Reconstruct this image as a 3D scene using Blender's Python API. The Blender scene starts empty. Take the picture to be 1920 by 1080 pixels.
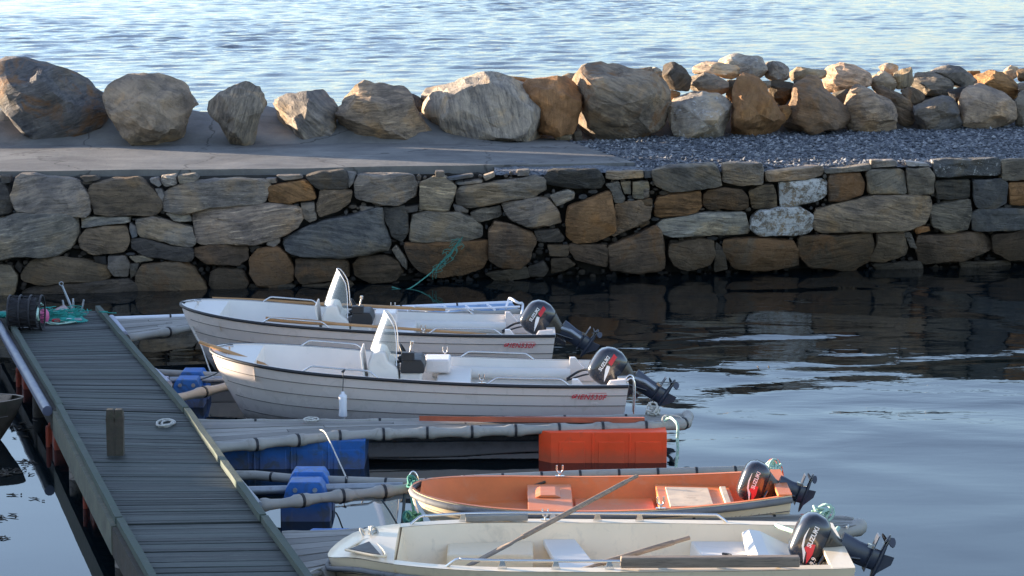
import bpy, math, random
import numpy as np
from mathutils import Vector, Matrix, noise
R = math.radians
random.seed(7)
sc = bpy.context.scene
COL = sc.collection
# ------------------------------------------------------------------ camera
H = 6.5; FPX = 5000.0; TH = math.atan(0.148)
cam = bpy.data.cameras.new('camera'); camo = bpy.data.objects.new('camera', cam)
COL.objects.link(camo); camo.location = (0, 0, H)
camo.rotation_euler = (R(90) - TH, 0, 0)
cam.sensor_width = 36; cam.lens = 36 * FPX / 1920.0
cam.clip_start = 0.5; cam.clip_end = 20000
sc.camera = camo

def ray(px, py):
    a, b = (px - 960) / FPX, (540 - py) / FPX
    return Vector((a, math.cos(TH) + b * math.sin(TH), -math.sin(TH) + b * math.cos(TH)))
def onz(px, py, z=0.0):
    d = ray(px, py); k = (z - H) / d.z
    return Vector((d.x * k, d.y * k, z))
def ony(px, py, Y):
    d = ray(px, py); k = Y / d.y
    return Vector((d.x * k, Y, H + d.z * k))

# ------------------------------------------------------------------ nodes
class NT:
    def __init__(s, name):
        s.m = bpy.data.materials.new(name); s.m.use_nodes = True
        s.t = s.m.node_tree; s.t.nodes.clear()
        s.out = s.t.nodes.new('ShaderNodeOutputMaterial')
    def n(s, typ, ins=None, **props):
        nd = s.t.nodes.new('ShaderNode' + typ)
        for k, v in props.items(): setattr(nd, k, v)
        for k, v in (ins or {}).items():
            sk = nd.inputs[k]
            if isinstance(v, bpy.types.NodeSocket): s.t.links.new(v, sk)
            else:
                if isinstance(v, tuple) and len(v) == 3 and sk.type == 'RGBA': v = v + (1,)
                sk.default_value = v
        return nd
    def mix(s, f, a, b, mode='MIX'):
        nd = s.n('Mix', {0: f, 6: a, 7: b}, data_type='RGBA', blend_type=mode); return nd.outputs[2]
    def math(s, op, a, b=0.5, c=None):
        d = {0: a, 1: b}
        if c is not None: d[2] = c
        return s.n('Math', d, operation=op).outputs[0]
    def ramp(s, f, lo, hi, a=0.0, b=1.0):
        return s.n('MapRange', {0: f, 1: lo, 2: hi, 3: a, 4: b}).outputs[0]
    def noise(s, vec, scale, detail=4, rough=0.55, dist=0.0):
        return s.n('TexNoise', {'Vector': vec, 'Scale': scale, 'Detail': detail, 'Roughness': rough, 'Distortion': dist}).outputs[0]
    def bump(s, h, strength=0.3, dist=0.02, nrm=None):
        d = {'Strength': strength, 'Distance': dist, 'Height': h}
        if nrm is not None: d['Normal'] = nrm
        return s.n('Bump', d).outputs[0]
    def bsdf(s, col, rough=0.5, nrm=None, **kw):
        d = {'Base Color': col, 'Roughness': rough}
        if nrm is not None: d['Normal'] = nrm
        for k, v in kw.items(): d[k.replace('_', ' ')] = v
        b = s.n('BsdfPrincipled', d)
        s.t.links.new(b.outputs[0], s.out.inputs[0]); return s.m
def srgb(r, g, b):
    f = lambda c: (c / 255 / 12.92) if c <= 10 else ((c / 255 + .055) / 1.055) ** 2.4
    return (f(r), f(g), f(b))

def paint(name, col, rough=0.4, var=0.12, scale=3.0, bump=0.0, bscale=40, tone=0.0, metal=0.0, dirt=None, stretch=(1, 1, 1), spec=0.5, coat=0.0, scum=0.0):
    t = NT(name); tc = t.n('TexCoord').outputs['Object']
    mp = t.n('Mapping', {0: tc, 3: stretch}).outputs[0]
    nz = t.noise(mp, scale, 5, 0.6)
    v = t.ramp(nz, 0.3, 0.7, 1 - var, 1 + var)
    if tone:
        at = t.n('Attribute', attribute_name='tone').outputs['Fac']
        v = t.math('MULTIPLY', v, t.ramp(at, 0, 1, 1 - tone, 1 + tone))
    c = t.mix(1.0, col, t.n('CombineColor', {0: v, 1: v, 2: v}).outputs[0], 'MULTIPLY')
    if dirt:
        n2 = t.noise(mp, scale * 2.3, 6, 0.65, 0.6)
        c = t.mix(t.ramp(n2, dirt[1], dirt[1] + 0.12, 0, dirt[2]), c, dirt[0])
    if scum:
        pz = t.n('SeparateXYZ', {0: t.n('NewGeometry').outputs['Position']}).outputs[2]
        zn = t.math('ADD', pz, t.math('MULTIPLY', t.noise(tc, 7, 5, 0.7), -0.16))
        c = t.mix(t.ramp(zn, 0.10, -0.03, 0, scum), c, (0.16, 0.13, 0.075))
        sc_ = t.noise(t.n('Mapping', {0: tc, 3: (9, 9, 0.8)}).outputs[0], 1.4, 4, 0.6)
        c = t.mix(t.ramp(sc_, 0.60, 0.74, 0, 0.22), c, (0.36, 0.29, 0.20))
    nr = None
    if bump: nr = t.bump(t.noise(mp, bscale, 4, 0.6), bump, 0.01)
    rr = t.ramp(nz, 0.3, 0.7, max(0.02, rough * 0.8), min(1, rough * 1.25))
    return t.bsdf(c, rr, nr, Metallic=metal, Specular_IOR_Level=spec, Coat_Weight=coat)

def rockmat(name, light=(1.6, 1.52, 1.4), dark=(0.5, 0.49, 0.48), rust=0.0, lichen=0.0, band=1.0, tide_shade=True):
    t = NT(name); tc = t.n('TexCoord').outputs['Object']; oi = t.n('ObjectInfo')
    rnd = oi.outputs['Random']
    off = t.n('CombineXYZ', {0: t.math('MULTIPLY', rnd, 37), 1: t.math('MULTIPLY', rnd, 91), 2: t.math('MULTIPLY', rnd, 53)}).outputs[0]
    p = t.n('VectorMath', {0: tc, 1: off}, operation='ADD').outputs[0]
    ang = t.math('MULTIPLY', oi.outputs['Alpha'], math.pi)
    pr = t.n('VectorRotate', {'Vector': p, 'Angle': ang}, rotation_type='Y_AXIS').outputs[0]
    ps = t.n('Mapping', {0: pr, 3: (0.55, 1.6, 6.0)}).outputs[0]
    wob = t.n('TexNoise', {'Vector': pr, 'Scale': 1.3, 'Detail': 2}).outputs['Color']
    ps2 = t.n('VectorMath', {0: ps, 1: t.n('VectorMath', {0: wob, 'Scale': 1.1}, operation='SCALE').outputs[0]}, operation='ADD').outputs[0]
    b1 = t.noise(ps2, 2.4, 6, 0.72)
    ps3 = t.n('VectorMath', {0: t.n('Mapping', {0: pr, 3: (0.9, 2.0, 13.0)}).outputs[0], 1: t.n('VectorMath', {0: wob, 'Scale': 1.9}, operation='SCALE').outputs[0]}, operation='ADD').outputs[0]
    st = t.noise(ps3, 2.0, 5, 0.7)
    big = t.noise(p, 2.2, 5, 0.6, 0.4)
    fine = t.noise(p, 55, 4, 0.75)
    bs = t.ramp(t.math('FRACT', t.math('MULTIPLY', rnd, 7.3)), 0.25, 0.9, 0.12, 1.0)
    base = t.mix(1, oi.outputs['Color'], (1.06, 0.98, 0.90), 'MULTIPLY')
    f = t.math('ADD', t.math('MULTIPLY', t.ramp(b1, 0.34, 0.66), band), t.math('MULTIPLY', t.ramp(big, 0.3, 0.7), 1 - band * 0.75))
    f = t.math('ADD', t.math('MULTIPLY', f, 0.8), t.math('MULTIPLY', fine, 0.3))
    c = t.mix(t.ramp(f, 0.12, 0.62), t.mix(1, base, dark, 'MULTIPLY'), base)
    c = t.mix(t.ramp(f, 0.55, 1.05), c, t.mix(1, base, light, 'MULTIPLY'))
    c = t.mix(t.math('MULTIPLY', bs, t.ramp(st, 0.43, 0.32, 0, 0.8 * band)), c, t.mix(1, base, (0.35, 0.34, 0.33), 'MULTIPLY'))
    c = t.mix(t.math('MULTIPLY', bs, t.ramp(st, 0.56, 0.68, 0, 0.8 * band + 0.12)), c, t.mix(1, base, (2.6, 2.5, 2.3), 'MULTIPLY'))
    c = t.mix(t.ramp(fine, 0.55, 0.75, 0, 0.3), c, t.mix(1, base, (2.0, 1.9, 1.8), 'MULTIPLY'))
    n5 = t.noise(p, 1.3, 4, 0.6, 0.5)
    c = t.mix(t.ramp(n5, 0.47, 0.38, 0, 0.8), c, t.mix(1, c, (0.60, 0.63, 0.70), 'MULTIPLY'))
    c = t.mix(t.ramp(n5, 0.53, 0.62, 0, 0.8), c, t.mix(1, c, (1.30, 1.12, 0.88), 'MULTIPLY'))
    if rust:
        rn = t.noise(p, 1.7, 5, 0.65, 1.0)
        c = t.mix(t.ramp(rn, 0.62 - rust * 0.3, 0.74 - rust * 0.25, 0, 0.85), c, t.mix(fine, (0.17, 0.075, 0.03), (0.33, 0.18, 0.08)))
    if lichen:
        ln = t.noise(p, 7.5, 9, 0.85, 0.2)
        c = t.mix(t.ramp(ln, 0.60 - lichen * 0.14, 0.64 - lichen * 0.14, 0, 0.95), c, (0.66, 0.65, 0.62))
    if tide_shade:
        z = t.n('SeparateXYZ', {0: t.n('NewGeometry').outputs['Position']}).outputs[2]
        zz = t.math('ADD', z, t.math('MULTIPLY', t.noise(p, 2.5, 4), 0.5))
        c = t.mix(t.ramp(zz, 1.0, 0.3, 0, 0.62), c, (0.062, 0.045, 0.026))  # brown tide stain, plus shade low on the wall put into the colour
    h = t.math('ADD', t.math('MULTIPLY', b1, 0.45 * band + 0.2), t.math('MULTIPLY', big, 0.8))
    crk = t.n('TexVoronoi', {'Vector': ps2, 'Scale': 1.1}, feature='DISTANCE_TO_EDGE').outputs[0]
    h = t.math('ADD', h, t.math('MULTIPLY', t.ramp(crk, 0, 0.05), 0.10))
    h = t.math('ADD', h, t.math('MULTIPLY', t.math('MULTIPLY', st, bs), 0.6 * band + 0.1))
    n1 = t.bump(h, 1.0, 0.08)
    med = t.noise(p, 11, 7, 0.72, 0.3)
    c = t.mix(t.ramp(med, 0.46, 0.34, 0, 0.55), c, t.mix(1, c, (0.55, 0.55, 0.56), 'MULTIPLY'))
    c = t.mix(t.ramp(med, 0.56, 0.68, 0, 0.4), c, t.mix(1, c, (1.5, 1.45, 1.38), 'MULTIPLY'))
    n15 = t.bump(med, 0.7, 0.05, n1)
    n2 = t.bump(fine, 0.55, 0.015, n15)
    return t.bsdf(c, 0.9, n2, Specular_IOR_Level=0.25)

M = {}
M['rock'] = rockmat('banded_gneiss')
M['rockp'] = rockmat('plain_rock', band=0.35)
M['rockr'] = rockmat('rusty_rock', rust=0.75, band=0.5)
M['rocks'] = rockmat('rust_flecked_rock', rust=0.35, band=0.8)
M['rockl'] = rockmat('lichen_rock', lichen=0.25, band=0.5)
M['rockw'] = rockmat('white_lichen_rock', lichen=0.95, band=0.3)

# ------------------------------------------------------------------ object helpers
def link(o, parent=None):
    COL.objects.link(o)
    if parent is not None: o.parent = parent
    return o
def tag(o, label=None, cat=None, group=None, kind=None):
    if label: o['label'] = label
    if cat: o['category'] = cat
    if group: o['group'] = group
    if kind: o['kind'] = kind
    return o
def thing(name, label, cat, loc=(0, 0, 0), group=None, rz=0.0):
    o = bpy.data.objects.new(name, None); o.empty_display_size = 0.2
    o.location = loc; o.rotation_euler = (0, 0, rz); link(o)
    return tag(o, label, cat, group)
def copy_tree(o, parent=None):
    c = o.copy(); COL.objects.link(c); c.parent = parent
    for ch in list(o.children): copy_tree(ch, c)
    return c

class MB:
    def __init__(s): s.v = []; s.f = []; s.t = []; s.sm = []
    def add(s, vs, fs, tone=0.5, smooth=False):
        b = len(s.v); s.v += [tuple(v) for v in vs]
        for f in fs: s.f.append([i + b for i in f]); s.t.append(tone); s.sm.append(smooth)
        return s
    def box(s, c, d, rz=0.0, tone=0.5, mtx=None):
        x, y, z = d[0] / 2, d[1] / 2, d[2] / 2
        vs = [Vector((a * x, b * y, e * z)) for a in (-1, 1) for b in (-1, 1) for e in (-1, 1)]
        m = mtx or Matrix.Rotation(rz, 3, 'Z')
        vs = [m @ v + Vector(c) for v in vs]
        return s.add(vs, [(0, 1, 3, 2), (4, 6, 7, 5), (0, 4, 5, 1), (2, 3, 7, 6), (0, 2, 6, 4), (1, 5, 7, 3)], tone)
    def hexa(s, lo, hi, tone=0.5):  # lo, hi: 4 points each, ccw
        n = len(lo); vs = list(lo) + list(hi)
        fs = [tuple(range(n))[::-1], tuple(range(n, 2 * n))] + [(i, (i + 1) % n, n + (i + 1) % n, n + i) for i in range(n)]
        return s.add(vs, fs, tone)
    def prism(s, poly, axis, a, b, tone=0.5):  # poly in the 2 other axes
        def mk(p, q):
            return {'x': (q, p[0], p[1]), 'y': (p[0], q, p[1]), 'z': (p[0], p[1], q)}[axis]
        return s.hexa([mk(p, a) for p in poly], [mk(p, b) for p in poly], tone)
    def tube(s, pts, r, n=8, tone=0.5, cap=True, closed=False, flat=1.0):
        pts = [Vector(p) for p in pts]; m = len(pts)
        rs = r if isinstance(r, (list, tuple)) else [r] * m
        vs = []; up = Vector((0, 0, 1)); prev = None
        for i, p in enumerate(pts):
            if closed: d = pts[(i + 1) % m] - pts[(i - 1) % m]
            else: d = pts[min(i + 1, m - 1)] - pts[max(i - 1, 0)]
            d.normalize()
            if prev is None:
                a = d.cross(up if abs(d.z) < 0.9 else Vector((1, 0, 0))).normalized()
            else:
                a = prev - d * prev.dot(d)
                a = a.normalized() if a.length > 1e-6 else d.cross(up).normalized()
            prev = a; b = a.cross(d).normalized()
            for k in range(n):
                w = 2 * math.pi * k / n
                vs.append(p + (a * math.cos(w) + b * math.sin(w) * flat) * rs[i])
        fs = []
        for i in range(m if closed else m - 1):
            j = (i + 1) % m
            for k in range(n):
                fs.append((i * n + k, i * n + (k + 1) % n, j * n + (k + 1) % n, j * n + k))
        s.add(vs, fs, tone, True)
        if cap and not closed:
            s.add(vs[:n], [tuple(range(n))[::-1]], tone); s.add(vs[-n:], [tuple(range(n))], tone)
        return s
    def loft(s, secs, tone=0.5, smooth=True, cap=True):
        n = len(secs[0]); vs = [p for q in secs for p in q]; fs = []
        for i in range(len(secs) - 1):
            for k in range(n):
                fs.append((i * n + k, i * n + (k + 1) % n, (i + 1) * n + (k + 1) % n, (i + 1) * n + k))
        s.add(vs, fs, tone, smooth)
        if cap:
            s.add(secs[0], [tuple(range(n))[::-1]], tone, smooth); s.add(secs[-1], [tuple(range(n))], tone, smooth)
        return s
    def build(s, name, mat, parent=None, org=None, bevel=0.0, weld=False, sharp=None):
        me = bpy.data.meshes.new(name)
        off = Vector(org) if org is not None else Vector((0, 0, 0))
        me.from_pydata([tuple(Vector(v) - off) for v in s.v], [], s.f)
        me.polygons.foreach_set('use_smooth', s.sm)
        a = me.attributes.new('tone', 'FLOAT', 'FACE'); a.data.foreach_set('value', s.t)
        me.materials.append(mat); me.update()
        if weld or bevel:
            import bmesh
            bm = bmesh.new(); bm.from_mesh(me)
            bmesh.ops.remove_doubles(bm, verts=bm.verts, dist=1e-5)
            if bevel:
                bmesh.ops.recalc_face_normals(bm, faces=bm.faces)
                es = [e for e in bm.edges if len(e.link_faces) == 2 and e.calc_face_angle(0) > 0.6]
                bmesh.ops.bevel(bm, geom=es, offset=bevel, segments=2, profile=0.5, affect='EDGES', clamp_overlap=True)
            bm.to_mesh(me); bm.free()
        if sharp: me.set_sharp_from_angle(angle=R(sharp))
        o = bpy.data.objects.new(name, me)
        if org is not None and parent is None: o.location = off
        return link(o, parent)
def part(mb, name, mat, par, world=False, **kw):
    """a part of thing `par`; world=True: the vertices are in world space"""
    o = mb.build(name, mat, par, org=(par.location if world else None), **kw)
    return o
def lerp(a, b, t): return a + (b - a) * t
def polyat(pts, t):
    L = [0]
    for i in range(1, len(pts)): L.append(L[-1] + (pts[i] - pts[i - 1]).length)
    x = t * L[-1]
    for i in range(1, len(pts)):
        if x <= L[i] + 1e-9: return pts[i - 1].lerp(pts[i], (x - L[i - 1]) / max(1e-9, L[i] - L[i - 1]))
    return pts[-1].copy()
def smooth_path(pts, n=6):
    pts = [Vector(p) for p in pts]; out = []
    for i in range(len(pts) - 1):
        p0, p1, p2, p3 = pts[max(i - 1, 0)], pts[i], pts[i + 1], pts[min(i + 2, len(pts) - 1)]
        for k in range(n):
            t = k / n
            out.append(0.5 * ((2 * p1) + (p2 - p0) * t + (2 * p0 - 5 * p1 + 4 * p2 - p3) * t * t + (3 * p1 - p0 - 3 * p2 + p3) * t ** 3))
    out.append(pts[-1]); return out

# ------------------------------------------------------------------ stones
def stone_mesh(name, outline, yfun, front, back, seed, rough=0.05, facets=7, spread=1.1, keep=(0.62, 0.9), mat=None, N=36, ringexp=0.42, chaikin=1, side=0.0):
    """outline: list of (x, z) world; yfun(x, z): mid surface; returns an object with its origin at the base centre"""
    rnd = random.Random(seed)
    p = [Vector(q) for q in outline]
    for _ in range(chaikin):
        q = []
        for i in range(len(p)):
            a, b = p[i], p[(i + 1) % len(p)]
            q += [a.lerp(b, 0.07), a.lerp(b, 0.93)]
        p = q
    per = [0]
    for i in range(len(p)): per.append(per[-1] + (p[(i + 1) % len(p)] - p[i]).length)
    rs = []
    for k in range(N):
        x = per[-1] * k / N; i = 0
        while per[i + 1] < x: i += 1
        rs.append(p[i].lerp(p[(i + 1) % len(p)], (x - per[i]) / max(1e-9, per[i + 1] - per[i])))
    A = sum((rs[i].x * rs[(i + 1) % N].y - rs[(i + 1) % N].x * rs[i].y) for i in range(N))
    cx = sum((rs[i].x + rs[(i + 1) % N].x) * (rs[i].x * rs[(i + 1) % N].y - rs[(i + 1) % N].x * rs[i].y) for i in range(N)) / (3 * A)
    cz = sum((rs[i].y + rs[(i + 1) % N].y) * (rs[i].x * rs[(i + 1) % N].y - rs[(i + 1) % N].x * rs[i].y) for i in range(N)) / (3 * A)
    w = max(q.x for q in rs) - min(q.x for q in rs); h = max(q.y for q in rs) - min(q.y for q in rs)
    zb = min(q.y for q in rs); size = math.sqrt(w * h)
    y0 = yfun(cx, cz); org = Vector((cx, y0, zb))
    lats = [-72, -45, -20, -4, 8, 20, 34, 48, 62, 76, 85, 88.5]
    vs = []
    for la in lats:
        c = math.cos(R(la)) ** ringexp; sn = math.sin(R(la)); sy = -math.copysign(abs(sn) ** 0.8, sn)
        dep = front if la > 0 else back
        for q in rs:
            x = cx + (q.x - cx) * c; z = cz + (q.y - cz) * c
            vs.append(Vector((x, sy * dep, z)))
    nb = len(vs); vs.append(Vector((cx, back, cz))); vs.append(Vector((cx, -front, cz)))
    fs = []
    L = len(lats)
    for i in range(L - 1):
        for k in range(N):
            fs.append((i * N + k, i * N + (k + 1) % N, (i + 1) * N + (k + 1) % N, (i + 1) * N + k))
    for k in range(N):
        fs.append(((k + 1) % N, k, nb)); fs.append(((L - 1) * N + k, (L - 1) * N + (k + 1) % N, nb + 1))
    so = Vector((rnd.uniform(0, 90), rnd.uniform(0, 90), rnd.uniform(0, 90)))
    C = Vector((cx, 0, cz))
    planes = []
    for _ in range(facets):
        th = rnd.uniform(-spread, spread); ph = rnd.uniform(-spread * 0.8, spread)
        nn = Vector((math.sin(th) * math.cos(ph), -math.cos(th) * math.cos(ph), math.sin(ph))).normalized()
        planes.append((nn, rnd.uniform(*keep)))
    for nn, kk in planes:
        ext = max((v - C).dot(nn) for v in vs)
        if ext <= 0: continue
        lim = ext * kk
        for v in vs:
            d = (v - C).dot(nn)
            if d > lim: v -= nn * (d - lim) * 0.97
    bx0, bx1 = min(q.x for q in rs), max(q.x for q in rs); bz0, bz1 = min(q.y for q in rs), max(q.y for q in rs)
    vx0, vx1 = min(v.x for v in vs), max(v.x for v in vs); vz0, vz1 = min(v.z for v in vs), max(v.z for v in vs)
    for v in vs:
        v.x = bx0 + (v.x - vx0) * (bx1 - bx0) / (vx1 - vx0); v.z = bz0 + (v.z - vz0) * (bz1 - bz0) / (vz1 - vz0)
    for v in vs:
        a = noise.fractal((v * (1.6 / max(size, 0.15)) + so), 0.8, 2.1, 4) * rough * size
        b = noise.fractal((v * (5.5 / max(size, 0.15)) + so), 0.9, 2.1, 3) * rough * size * 0.4
        dr = v - C
        if dr.length > 1e-6: dr.normalize()
        v += dr * (a + b)
        v.y += yfun(v.x, v.z)
    me = bpy.data.meshes.new(name)
    me.from_pydata([tuple(v - org) for v in vs], [], fs)
    me.polygons.foreach_set('use_smooth', [True] * len(fs))
    me.set_sharp_from_angle(angle=R(18)); me.materials.append(mat)
    o = bpy.data.objects.new(name, me); o.location = org
    return o
ROCKC = {'gy': (0.215, 0.198, 0.170), 'bl': (0.120, 0.124, 0.128), 'dk': (0.085, 0.080, 0.072), 'bn': (0.170, 0.130, 0.094), 'or': (0.30, 0.175, 0.085),
         'tn': (0.29, 0.24, 0.18), 'pk': (0.33, 0.27, 0.22), 'li': (0.34, 0.32, 0.285), 'lt': (0.30, 0.285, 0.25), 'db': (0.10, 0.075, 0.052), 'pe': (0.46, 0.35, 0.25)}
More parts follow.
